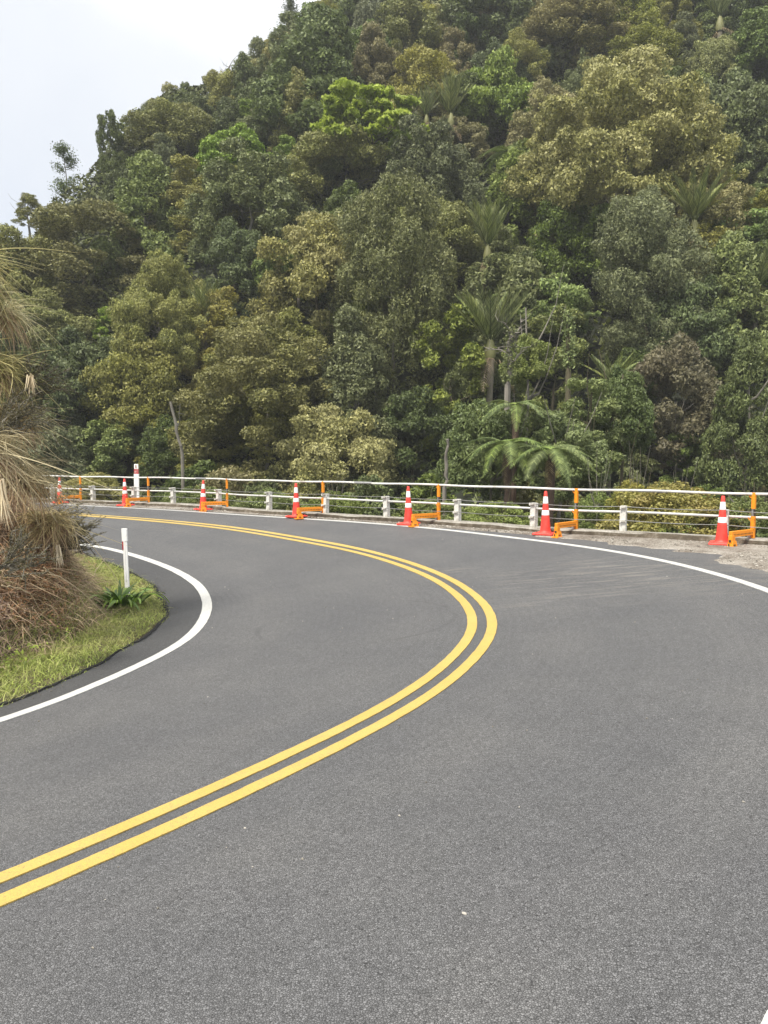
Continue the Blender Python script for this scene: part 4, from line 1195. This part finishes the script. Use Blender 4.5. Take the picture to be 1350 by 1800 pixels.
def palm(cx, cy, wpx, trunk_px, label, elev=1.05, nfr=15, group=None, base_y=None, dist=None):
    if dist is None:
        b = hit(cx, cy + trunk_px); d = (b[1] / ray(cx, cy)[1]) if b is not None else 45
    else: d = dist
    d = d - (2.5 if dist is None else .5)
    ctr = np.array([0, 0, CAMZ]) + ray(cx, cy) * d
    s = wpx / 1350 * d / 3.0
    zb = min(float(terrain(ctr[0], ctr[1])), ctr[2] - 1)
    heroes.append((cx, cy - wpx * .25, wpx * 1.0, 77.7, d, ctr))
    rt = empty('palm', (ctr[0], ctr[1], zb))
    H = ctr[2] - zb
    mb = MB(); n = 16
    pts = [(math.sin(i * .5) * .03, 0, H * i / n - (.5 if i == 0 else 0)) for i in range(n + 1)]
    mb.tube(pts, [.135 * s + (.012 if i % 2 else 0) for i in range(n + 1)], 9); mb.build('trunk', m_ptrunk, rt, smooth=True)
    mb = MB(); mb.tube([(0, 0, H), (0, 0, H + .25 * s), (0, 0, H + .6 * s), (0, 0, H + .9 * s)], [.2 * s, .26 * s, .17 * s, .07 * s], 9); mb.build('crownshaft', m_shaft, rt, smooth=True)
    nfr = int(nfr * 1.35)
    for k in range(nfr):
        a = k * 2.399; u = k / nfr
        el = min(1.45, elev * 1.22) * (1 - .36 * u) + random.uniform(-.08, .08)
        link('frond', PF[k % 2], rt, (0, 0, H + .62 * s), (random.uniform(-.3, .3), -el, a), (s, s, s))
    for k in range(3):
        link('dead_frond', PD, rt, (0, 0, H + .1 * s), (0, .2 + random.random() * .6, a + k * 2.1), (s, s, s))
    return tag(rt, label, 'palm tree', group)
palm(857, 458, 95, 95, 'tall palm with upright fronds and ringed trunk in the middle of the slope', 1.25, 16)
palm(862, 630, 125, 110, 'wide palm directly below the tall one, with dead fronds hanging', .95, 17)
palm(1220, 415, 105, 20, 'broad grey-tipped palm without visible trunk at the right of the slope', .95, 17, dist=46)
palm(793, 222, 80, 60, 'right one of the pair of small palms beside the lime green tree', 1.15, 14)
palm(750, 217, 55, 60, 'left one of the pair of small palms beside the lime green tree', 1.05, 13)
palm(1330, 530, 90, 40, 'yellowish palm at the right edge, mid slope', 1.0, 14)
palm(362, 570, 70, 30, 'small palm with brown fronds among the olive trees at left', 1.0, 12)
palm(1265, 55, 90, 60, 'grey palm near the top right corner', 1.2, 14)
palm(1075, 690, 75, 60, 'half-hidden palm right of the light green young trees', .8, 9, dist=31.5)

def fern(cx, cy, wpx, dist, label, nfr=17, dead=5, tilt=0):
    d = dist
    ctr = np.array([0, 0, CAMZ]) + ray(cx, cy) * d
    s = wpx / 1350 * d / 4.4
    zb = min(float(terrain(ctr[0], ctr[1])), ctr[2] - 1)
    heroes.append((cx, cy, wpx, wpx * .6, d, ctr))
    rt = empty('tree_fern', (ctr[0], ctr[1], zb)); H = ctr[2] - zb
    mb = MB(); n = 12
    mb.tube([(math.sin(i * .7) * .04, 0, H * i / n - (.5 if i == 0 else 0)) for i in range(n + 1)], [.13 - .03 * i / n + random.uniform(0, .02) for i in range(n + 1)], 8)
    mb.build('trunk', plain('fern_trunk', (.07, .045, .03), .95, var=.4, scale=14), rt)
    for k in range(nfr):
        a = k * 2.399 + .4; u = k / nfr
        link('frond', FF[k % 2], rt, (0, 0, H), (random.uniform(-.15, .15), -.50 + .62 * u + random.uniform(-.08, .08), a), (s, s, s))
    for k in range(dead):
        link('dead_frond', FD, rt, (0, 0, H - .05), (0, .75 + random.random() * .3, k * 1.3), (s, s, s))
    return tag(rt, label, 'tree fern')
fern(893, 785, 160, 25.0, 'left tree fern of the lower pair, with pale drooping fronds above the rail')
fern(968, 797, 158, 24.0, 'right tree fern of the lower pair, with brown dead fronds under its crown', dead=9)
fern(905, 715, 125, 27, 'smaller tree fern standing above the lower pair', 10)
fern(895, 270, 110, 58, 'tree fern high up, left of the biggest golden-brown tree', 11)
fern(828, 352, 130, 57, 'flat spreading tree fern above the tall palm', 11)
fern(1300, 345, 130, 50, 'tree fern above the palm at the right edge', 11)

# bare trunks and dead branches
def pole(x0, y0, x1, y1, d, r, name, label, mat, branches=0, leafy=False):
    a = np.array([0, 0, CAMZ]) + ray(x0, y0) * d; b = np.array([0, 0, CAMZ]) + ray(x1, y1) * (d + .4)
    bz = float(terrain(b[0], b[1]))
    rt = empty(name, (b[0], b[1], min(b[2], bz)))
    o = np.array(rt.location)
    pts = [tuple(b * (1 - t) + a * t - o + rng.normal(0, .03, 3)) for t in np.linspace(0, 1, 9)]
    pts[0] = (pts[0][0], pts[0][1], min(0, pts[0][2]) - .3)
    mb = MB(); mb.tube(pts, [r * (1 - .05 * i) + rng.uniform(0, .02) for i in range(9)], 8); mb.build('trunk', mat, rt, smooth=True)
    for k in range(branches):
        p0 = np.array(pts[4 + k % 5]); dd = unit(np.array([rng.normal(), rng.normal() * .4, rng.uniform(.1, 1)]))
        q = [p0]
        for j in range(5): q.append(q[-1] + dd * rng.uniform(.12, .26) + rng.normal(0, .08, 3))
        mb = MB(); mb.tube([tuple(v) for v in q], [.035, .03, .025, .018, .012, .006], 5)
        for m_i in range(4):
            s0 = q[rng.integers(1, 5)]; e_ = unit(dd + rng.normal(size=3)); mb.tube([tuple(s0), tuple(s0 + e_ * .25), tuple(s0 + e_ * .5 + rng.normal(0, .06, 3))], [.014, .01, .004], 4)
        mb.build('branch', mat, rt)
    if leafy:
        nn = 900; t = rng.random(nn); P = np.array(pts)[(t * 8).astype(int)] + rng.normal(0, .13, (nn, 3)) + np.array([0, 0, .2])
        V, F, ti, cl = leaf_cards(P, unit(rng.normal(size=(nn, 3))), rng.uniform(.08, .18, nn), .5, rng.random(nn), rng.random(nn))
        link('ivy', np_mesh('ivy', V, F, LM['green'], {'tint': ti, 'clump': cl}), rt)
    return tag(rt, label, 'dead tree' if 'dead' in name or 'bare' in name else 'tree trunk')
m_pale = plain('bleached_wood', (.21, .19, .16), .9, var=.25, scale=5)
pole(1101, 240, 1104, 395, 46, .16, 'bare_trunk', 'straight bare trunk wrapped in climbers before the biggest golden-brown tree', m_bark2, 2, True)
pole(998, 552, 1000, 660, 30, .11, 'bare_trunk', 'short dark bare trunk between the loose green tree and the grey-green tree', m_bark2, 0, True)
pole(897, 580, 893, 690, 29.5, .11, 'dead_tree', 'dead pale trunk with tangled bleached twigs beside the wide palm', m_pale, 9, True)
pole(300, 705, 322, 812, 33, .065, 'bare_trunk', 'leaning bare trunk behind the rail at left', m_bark, 1)
pole(585, 385, 600, 310, 60, .10, 'dead_branch_tree', 'twisted pale bare branches below the lime green tree', m_pale, 6)
pole(405, 115, 388, 150, 80, .10, 'dead_tree', 'small dead tree with bare twigs on the skyline', m_pale, 7)
pole(786, 770, 782, 870, 24.5, .055, 'bare_trunk', 'thin pale grey stem behind the rail left of the lower tree ferns', m_pale, 0)

# ------------------------------------------------------------------ filler forest
dx_ = 4.3
cand = []
for yy in np.arange(27, 112, dx_ * .92):
    for xx in np.arange(-.62 * yy - 8, .62 * yy + 8, dx_):
        x = xx + rng.uniform(-1.7, 1.7); y = yy + rng.uniform(-1.7, 1.7)
        cand.append((x, y))
cand = np.array(cand)
T = terrain(cand[:, 0], cand[:, 1]); sk, _ = sK(cand[:, 0], cand[:, 1])
yc = np.interp(cand[:, 0], XS, YC)
okc = (cand[:, 1] < yc + 3) & (-sk > 4.5)
cand = cand[okc]; T = T[okc]
zone_v = lambda py: 'along the foot of the slope' if py > 640 else ('halfway up the slope' if py > 330 else 'high on the slope')
zone_h = lambda px: 'at left' if px < 450 else ('in the middle' if px < 900 else 'at right')
words = {'gold': 'golden olive', 'olive': 'olive green', 'brown': 'bronze brown', 'grey': 'grey-green', 'dark': 'dark green', 'green': 'mid green', 'fresh': 'fresh green', 'russet': 'dark russet'}
REF = [('the biggest golden-brown tree', 1090, 300), ('the wide olive-yellow tree', 470, 725), ('the tall yellow-green tree', 560, 500), ('the leaning bare trunk', 310, 760),
       ('the tall dark grey-green tree', 690, 530), ('the rounded grey-leaved tree', 440, 375), ('the broad blue-green tree', 150, 690), ('the tree ferns', 930, 770),
       ('the tall palm', 857, 440), ('the russet tree', 1190, 730), ('the small conical tree', 1212, 830), ('the bright lime green crown', 690, 220), ('the pair of small palms', 775, 200),
       ('the broad grey-tipped palm', 1220, 385), ('the spindly skyline tree', 113, 300), ('the palm near the top corner', 1265, 55), ('the skyline bulge', 270, 200), ('the small palm at left', 362, 560),
       ('the wide palm', 862, 600), ('the dead skyline tree', 400, 130), ('the left edge of the forest', 20, 520), ('the top edge of the picture', 900, 10), ('the right edge, mid slope', 1340, 600), ('the tall marker post', 230, 820)]
USED = set()
def rel_label(word, px, py):
    for ref in sorted(REF, key=lambda r: (r[1] - px) ** 2 + (r[2] - py) ** 2)[:5]:
        lb = _rel(word, px, py, ref)
        if lb not in USED: break
    USED.add(lb)
    return lb
def _rel(word, px, py, ref):
    nm, rx, ry = ref
    dx, dy = px - rx, py - ry; dist = math.hypot(dx, dy)
    far = 'touching' if dist < 55 else ('close' if dist < 110 else 'well')
    v = 'above' if dy < 0 else 'below'; h = 'left of' if dx < 0 else 'right of'
    if abs(dy) > 2 * abs(dx): w_ = v
    elif abs(dx) > 2 * abs(dy): w_ = h
    else: w_ = v + ' and ' + h
    if far == 'touching': return f'{word} tree touching {nm}, {"upper" if dy < 0 else "lower"} {"left" if dx < 0 else "right"}'
    return f'{word} tree {far} {w_} {nm}'
kinds = ['olive', 'gold', 'brown', 'grey', 'dark', 'green', 'fresh']
nfill = 0
order = np.argsort(cand[:, 1])
for q in order:
    if nfill >= 245: break
    x, y = cand[q]; z = T[q]
    u = fbm(x, y, 16, 2, 12) * 1.6 + rng.normal(0, .22)
    left = x / y
    if y > 60 or left < -.2:
        pr_ = [.30, .16, .09, .12, .18, .11, .03]
    else:
        pr_ = [.16, .06, .04, .18, .30, .21, .05]
    kd = kinds[int(rng.choice(7, p=np.array(pr_) / sum(pr_)))]
    s = rng.uniform(.62, 1.12) * (1.0 if y > 45 else .9)
    R = 3 * s
    ctr = np.array([x, y, z + R * rng.uniform(.75, 1.15)])
    px, py, dep = proj(ctr)
    if px < -90 or px > 1440 or py < -140: continue
    if py > 880 and dep < 27: continue
    skip = False
    for (hx, hy, hw, hh, hd, hb) in heroes:
        e = ((px - hx) / (hw * .5)) ** 2 + ((py - hy) / (hh * .5)) ** 2
        lim = 1.5 if hh == 77.7 or 600 < hx < 730 and hh < 110 and hy < 270 else 0
        if (dep < hd + 1.5 and e < lim) or (dep < hd + 1.5 and e < (.62 if dep < hd - 1 else .5)) or (abs(hb[0] - x) + abs(hb[1] - y) < 1.8): skip = True; break
    if skip: continue
    px2, py2, _ = proj(ctr + np.array([0, 0, R * .95]))
    # do not poke above the skyline
    sky_y = max(np.interp(px + q_ * R * 1350 / dep, [0, 20, 178, 192, 250, 400, 480, 540], [432, 424, 352, 272, 206, 140, 74, 5]) - abs(q_) * R * 500 / dep for q_ in (-.9, -.5, 0))
    if px < 620 and py2 < sky_y:
        dz = (sky_y - py2) / 1350 * dep
        ctr[2] -= dz
    zl = zone_v(py); zh = zone_h(px)
    a_ = 'tree'
    lab = rel_label(words[kd], px, py)
    tree('tree', SP[kd][int(rng.integers(len(SP[kd])))], (x, y, min(z, ctr[2] - .6)), ctr, (s * rng.uniform(.9, 1.1), s * rng.uniform(.9, 1.1), s * rng.uniform(.85, 1.3)),
         lab, 'tree', f'{words[kd]} trees on the forested slope')
    nfill += 1
print('fill', nfill, 'cand', len(cand))

# ------------------------------------------------------------------ near bank planting
def bank_pts(n, smin, smax, ymin=4.0, ymax=19, xmin=-11.0, power=1.0, dens=None):
    x = rng.uniform(xmin, -2, n * 6); y = rng.uniform(ymin, ymax, n * 6)
    k = (x / np.maximum(y, .1) > -.70); x = x[k]; y = y[k]
    z, s = bank_h(x, y)
    k = (s > smin) & (s < smax)
    if dens is not None: k &= rng.random(len(x)) < dens(x, y, s)
    x, y, z, s = x[k][:n], y[k][:n], z[k][:n], s[k][:n]
    return np.stack([x, y, z], 1), s
def add_rib(name, mat, R_, label=None, cat=None, kind=None, parent=None):
    V = np.concatenate([r[0] for r in R_]); off = np.cumsum([0] + [len(r[0]) for r in R_[:-1]])
    F = np.concatenate([r[1] + o for r, o in zip(R_, off)])
    me = np_mesh(name, V, F, mat, {'tint': np.concatenate([r[2] for r in R_]), 'clump': np.concatenate([r[3] for r in R_])})
    o = link(name, me, parent)
    return tag(o, label, cat, kind=kind)
m_grass = leaf_mat('verge_grass', (.11, .17, .03), (.33, .43, .09), (.50, .44, .20), .6, 0, 0, trans=.3)
m_straw = leaf_mat('dry_grass', (.16, .11, .06), (.58, .46, .30), (.42, .27, .22), .6, 0, 0, trans=.25)
m_toe = leaf_mat('tussock_blades', (.17, .19, .07), (.60, .57, .34), (.50, .42, .24), .5, 0, .1, trans=.3)
m_toed = leaf_mat('straw_tussock_blades', (.20, .17, .08), (.62, .55, .35), (.40, .34, .20), .5, 0, .1, trans=.3)
m_rust = leaf_mat('dead_bracken', (.11, .06, .035), (.32, .19, .12), (.27, .19, .13), .5, 0, 0)
m_gorse = leaf_mat('gorse_spines', (.05, .055, .025), (.14, .14, .065), (.13, .09, .05), .5, 0, 0)
m_aga = leaf_mat('strap_leaves', (.05, .12, .02), (.18, .30, .055), (.14, .22, .04), .4, .01, .25, trans=.2, rough=.35)

def rdir(n, out_=1.0, upz=1.0): 
    a = rng.uniform(0, 6.283, n); return np.stack([np.cos(a) * out_, np.sin(a) * out_, np.full(n, upz)], 1)
# green verge grass
P, s = bank_pts(46000, -.03, 1.9, ymax=18, dens=lambda x, y, s: np.clip(1.25 - np.maximum(s - .8, 0) * 1.0, 0.05, 1) * np.clip((s + .05 + .25 * vnoise(x, y, .25)) / .12, 0, 1))
n = len(P); Lh = rng.uniform(.04, .12, n) * (1 + .9 * np.clip(fbm(P[:, 0], P[:, 1], .5, 2, 50) + .3, 0, 1)) * np.clip(.55 + s, .5, 1.3)
r1 = ribbons(P, rdir(n, rng.uniform(.3, 1.1, n)), Lh * 1.25, rng.uniform(.2, .9, n), rng.uniform(.004, .008, n), 3, clump=np.clip(fbm(P[:, 0], P[:, 1], .45, 3, 51) + .45 + rng.normal(0, .2, n), 0, 1))
P, s = bank_pts(5200, .05, 1.6); n = len(P)
r2 = ribbons(P, rdir(n, rng.uniform(.4, 1.3, n)), rng.uniform(.15, .38, n), rng.uniform(.4, 1.1, n), rng.uniform(.006, .011, n), 5)
add_rib('verge_grass', m_grass, [r1, r2], 'short green and yellow grass on the verge between the bank and the seal', 'grass', 'stuff')
# dry tangled grass on the bank
P, s = bank_pts(42000, .75, 6.0, dens=lambda x, y, s: np.clip((s - .7) * 1.6, .1, 1)); n = len(P)
dn = np.stack([rng.normal(.35, .7, n), rng.normal(-.45, .7, n), rng.uniform(.1, 1.2, n)], 1)
r1 = ribbons(P + np.array([0, 0, .02]), dn, rng.uniform(.15, .55, n), rng.uniform(.3, 1.3, n), rng.uniform(.004, .010, n), 4, curl=.5, clump=np.clip(fbm(P[:, 0], P[:, 1], .7, 3, 60) + .5, 0, 1))
add_rib('dry_grass', m_straw, [r1], 'dry straw-coloured and pinkish dead grass tangled over the bank', 'grass', 'stuff')
# green weeds scattered through the dead grass
P, s = bank_pts(13000, .7, 4.5, dens=lambda x, y, s: (fbm(x, y, .9, 3, 77) > .12) * 1.0); n = len(P)
V, F, ti, cl = leaf_cards(P + np.stack([rng.normal(0, .03, n), rng.normal(0, .03, n), rng.uniform(.02, .22, n)], 1), unit(rng.normal(size=(n, 3)) * .6 + np.array([.2, -.6, .9])), rng.uniform(.02, .06, n), .5, rng.random(n), rng.random(n))
tag(link('bank_weeds', np_mesh('bank_weeds', V, F, LM['fresh'], {'tint': ti, 'clump': cl})), 'small green weeds growing through the dead grass on the bank', 'weeds', kind='stuff')
# twiggy dead bracken: russet patch
def px_on_bank(px, py):
    r = ray(px, py); ts = np.linspace(4, 26, 900); Q = np.array([0, 0, CAMZ]) + ts[:, None] * r
    z, s = bank_h(Q[:, 0], Q[:, 1]); k = np.where((Q[:, 2] < z) & (s > 0))[0]
    return Q[k[0]] if len(k) else None
PR = []
for _ in range(300):
    cx, cy = rng.normal(70, 38), rng.normal(985, 48)
    q = px_on_bank(cx, cy)
    if q is not None: PR.append(q)
for _ in range(50):
    q = px_on_bank(rng.uniform(0, 110), rng.uniform(1010, 1120))
    if q is not None: PR.append(q)
PR = np.array(PR); rep = 22
root = np.repeat(PR, rep, 0) + rng.normal(0, .05, (len(PR) * rep, 3)); n = len(root)
root[:, 2] += rng.uniform(0, .16, n)
r1 = ribbons(root, rdir(n, 1.0, rng.uniform(-.4, 1.0, n)), rng.uniform(.05, .16, n), rng.uniform(.2, 1, n), rng.uniform(.008, .018, n), 3, curl=.4)
add_rib('dead_bracken', m_rust, [r1], 'russet brown dead bracken matted on the face of the bank', 'bracken', 'stuff')
# small pale flowers
PF_ = []
for _ in range(170):
    c_ = ((20, 1082), (150, 1085), (38, 1068), (8, 1070))[int(rng.choice(4, p=[.45, .1, .2, .25]))]
    q = px_on_bank(max(0, rng.normal(c_[0], 13)), rng.normal(c_[1], 9))
    if q is not None: PF_.append(q + np.array([0, -.05, rng.uniform(.03, .12)]))
PF_ = np.array(PF_); rep = 5; root = np.repeat(PF_, rep, 0) + rng.normal(0, .008, (len(PF_) * rep, 3)); n = len(root)
V, F, ti, cl = leaf_cards(root, unit(rng.normal(size=(n, 3)) + np.array([0, -1, .6])), rng.uniform(.010, .022, n), .7, rng.random(n), rng.random(n))
tag(link('small_flowers', np_mesh('small_flowers', V, F, leaf_mat('pale_petals', (.60, .45, .48), (.80, .74, .74), (.6, .4, .42), .4, 0, 0), {'tint': ti, 'clump': cl})),
    'scattered tiny pinkish white flowers low on the bank at the left edge', 'flowers', kind='stuff')

# tussocks of long arching grass
def tussock(base, n, Lmin, Lmax, mat, label, spread=.95, width=.013, droop=(.45, 1.5), rad=.16, lean=(0, 0)):
    rt = empty('grass_tussock', tuple(base))
    a = rng.uniform(0, 6.283, n); rr = rad * np.sqrt(rng.random(n))
    root = np.stack([np.cos(a) * rr, np.sin(a) * rr, rng.uniform(-.1, .1, n)], 1)
    a2 = a + rng.normal(0, .5, n)
    d0 = np.stack([np.cos(a2) * spread * rng.uniform(.3, 1, n) + lean[0], np.sin(a2) * spread * rng.uniform(.3, 1, n) + lean[1], rng.uniform(.5, 1.6, n)], 1)
    r = ribbons(root, d0, rng.uniform(Lmin, Lmax, n), rng.uniform(*droop, n), rng.uniform(.6, 1.3, n) * width, 10, curl=.6, grav_pow=2.0, taper=.85)
    add_rib('blades', mat, [r], parent=rt)
    # dead skirt
    n2 = n // 2
    a = rng.uniform(0, 6.283, n2); root = np.stack([np.cos(a) * rad * .8, np.sin(a) * rad * .8, rng.uniform(-.1, .15, n2)], 1)
    d0 = np.stack([np.cos(a) * 1.0 + lean[0], np.sin(a) * 1.0 + lean[1], rng.uniform(-.2, .5, n2)], 1)
    r = ribbons(root, d0, rng.uniform(Lmin * .5, Lmax * .6, n2), rng.uniform(.9, 1.8, n2), rng.uniform(.6, 1.2, n2) * width, 7, curl=.5)
    add_rib('dead_skirt', m_straw, [r], parent=rt)
    return tag(rt, label, 'grass tussock', 'long-leaved grass tussocks on the bank')
def at(px, py, d): return np.array([0, 0, CAMZ]) + ray(px, py) * d
tuss = [
 ((-75, 480), 9.0, 480, .6, .9, m_toe, 'pale green tussock arching into the frame, highest at the left edge', (0.1, 0)),
 ((-22, 660), 9.4, 520, .5, .8, m_toe, 'green tussock in the middle of the bank hanging out over the slope', (.15, 0)),
 ((30, 850), 10.0, 480, .5, 1.0, m_toed, 'straw-coloured tussock level with the rail, covering the left cone', (.1, -.15)),
 ((85, 925), 10.6, 420, .45, .8, m_toed, 'small dry tussock at the nose of the bank beside the gorse', (.1, -.1)),
 ((12, 742), 9.8, 520, .45, .75, m_toed, 'shaggy straw tussock between the green tussock and the straw-coloured one', (.1, -.1)),
 ((-5, 560), 9.6, 340, .4, .7, m_toe, 'short pale tussock just above the middle green one at the left edge', (.05, 0)),
 ((-30, 800), 8.6, 420, .5, .9, m_toed, 'dry brown tussock at the left edge below the green one', (.1, -.15)),
]
for (pp, d, n_, l0, l1, mt, lb, ln) in tuss:
    tussock(at(pp[0], pp[1], d), n_, l0, l1, mt, lb, lean=ln)

# gorse
def gorse(base, label, n_br=26, size=.8):
    rt = empty('gorse_bush', tuple(base)); mb = MB(); SPN = []
    for k in range(n_br):
        a = rng.uniform(-1.2, 1.6); dd = unit(np.array([math.cos(a) * 1.0, math.sin(a) * .6 - .1, rng.uniform(.05, 1.1)]))
        q = [np.zeros(3) + rng.normal(0, .04, 3)]
        for j in range(6): q.append(q[-1] + dd * size / 6 * rng.uniform(.7, 1.2) + rng.normal(0, .015, 3))
        mb.tube([tuple(v) for v in q], [.009, .008, .007, .006, .005, .004, .002], 4)
        for j in range(2, 7):
            for _ in range(16):
                t = rng.random(); SPN.append(q[j - 1] * (1 - t) + q[j] * t)
            if rng.random() < .8:
                e_ = unit(dd + rng.normal(size=3) * .8); q2 = [q[j], q[j] + e_ * .09, q[j] + e_ * .17]
                mb.tube([tuple(v) for v in q2], [.005, .004, .002], 4)
                for _ in range(30): 
                    t = rng.random(); SPN.append(q2[0] * (1 - t) + q2[2] * t)
    mb.build('branches', m_bark, rt)
    S_p = np.array(SPN); n = len(S_p)
    r = ribbons(S_p, rdir(n, 1, rng.uniform(-.3, 1.1, n)), rng.uniform(.02, .055, n), rng.uniform(0, .3, n), rng.uniform(.006, .012, n), 1)
    add_rib('spines', m_gorse, [r], parent=rt)
    return tag(rt, label, 'bush')
gorse(at(108, 965, 11.3), 'dark spiny gorse shrub reaching over the seal at the nose of the bank', 24, .55)
gorse(at(38, 690, 9.6), 'dark wiry shrub filling the bank under the green tussock', 24, .5)
gorse(at(85, 950, 11.2), 'second gorse shrub, behind the dry grass at the nose of the bank', 20, .7)
gorse(at(-5, 760, 8.8), 'dark twiggy shrub between the two left tussocks', 22, .6)
gorse(at(5, 1000, 7.9), 'low dark shrub at the left edge below the tussocks', 16, .4)

# long broken stalks
def stalk(p0, p1, d0, d1, label, r=.006):
    a = at(*p0, d0); b = at(*p1, d1)
    rt = empty('dry_stalk', tuple(a)); 
    pts = [tuple((b - a) * t + np.array([0, 0, .10 * math.sin(math.pi * t)]) + rng.normal(0, .008, 3)) for t in np.linspace(0, 1, 10)]
    mb = MB(); mb.tube(pts, [r * (1 - .06 * i) for i in range(10)], 5); mb.build('stem', plain('straw_stem', (.52, .42, .27), .7), rt)
    return tag(rt, label, 'stalk')
stalk((75, 1000), (200, 1102), 8.0, 9.3, 'long pale broken stalk lying from the russet bracken down to the grass')
stalk((130, 935), (212, 1030), 9.4, 9.9, 'pale stalk slanting down to the strappy green plant')
stalk((95, 860), (150, 990), 9.0, 9.6, 'pale stalk hanging from the straw tussock')
stalk((0, 1030), (75, 1075), 7.2, 8.2, 'thin pale stalk lying near the small flowers')
stalk((165, 1010), (200, 985), 9.8, 10.4, 'short upright stalk left of the marker post', .004)

# dead pale leaf bundles
def bundle(px, py, d, label, ln=.5):
    rt = empty('dead_leaf_bundle', tuple(at(px, py, d))); n = 34
    root = rng.normal(0, .012, (n, 3)); d0 = np.stack([rng.normal(.05, .16, n), rng.normal(-.1, .1, n), np.full(n, -1.0)], 1)
    r = ribbons(root, d0, rng.uniform(ln * .5, ln, n), rng.uniform(0, .2, n), rng.uniform(.008, .02, n), 5, curl=.15)
    add_rib('leaves', leaf_mat('bleached_leaves', (.42, .36, .27), (.66, .60, .50), (.5, .42, .33), .4, 0, 0), [r], parent=rt)
    tag(rt, label, 'dead leaves')
bundle(3, 845, 7.6, 'pale hanging bundle of dead leaves at the left edge')
bundle(102, 960, 9.4, 'small pale bundle of dead leaves above the strappy green plant', .3)
bundle(55, 660, 8.6, 'buff seed plume hanging from the middle tussock', .22)

# agapanthus
def strap_mesh(name, L_, drp, w_):
    V, F, ti, cl = ribbons(np.zeros((1, 3)), np.array([[1.0, 0, 1.25]]), np.array([L_]), np.array([drp]), np.array([w_]), 8, curl=.05, taper=.75)
    return np_mesh(name, V, F, m_aga, {'tint': ti, 'clump': cl}, smooth=True)
straps = [strap_mesh('strap_leaf', .46 + .05 * i, .45 + .13 * i, .042) for i in range(5)]
b0 = px_on_bank(205, 1072)
if b0 is None: b0 = at(205, 1072, 9.9)
ag = empty('agapanthus_plant', (b0[0], b0[1] + .1, b0[2] + .05)); ag.scale = (1.6, 1.6, 1.5)
tag(ag, 'clump of dark green strap-leaved agapanthus at the foot of the marker post', 'plant')
for k in range(95):
    a = random.random() * 6.28; rr = random.random() * .17
    link('leaf', straps[k % 5], ag, (math.cos(a) * rr * 1.5, math.sin(a) * rr, .02), (random.uniform(-.25, .25), random.uniform(-.35, .2), a + random.uniform(-.5, .5)), (random.uniform(.55, 1.0),) * 3)

# ------------------------------------------------------------------ haze
hz = MB(); hz.box((0, 100, 55), (602, 602, 68.6))
M = Mat('thin_haze'); M.t.nodes.remove(M.b)
pv = M.n('ShaderNodeVolumePrincipled'); pv.inputs['Color'].default_value = (.93, .96, 1.0, 1); pv.inputs['Density'].default_value = HAZE if 'HAZE' in globals() else .0007
M.l(pv.outputs[0], M.out.inputs['Volume'])
tag(hz.build('haze', M.m), 'thin pale haze over the valley', 'haze', kind='stuff')
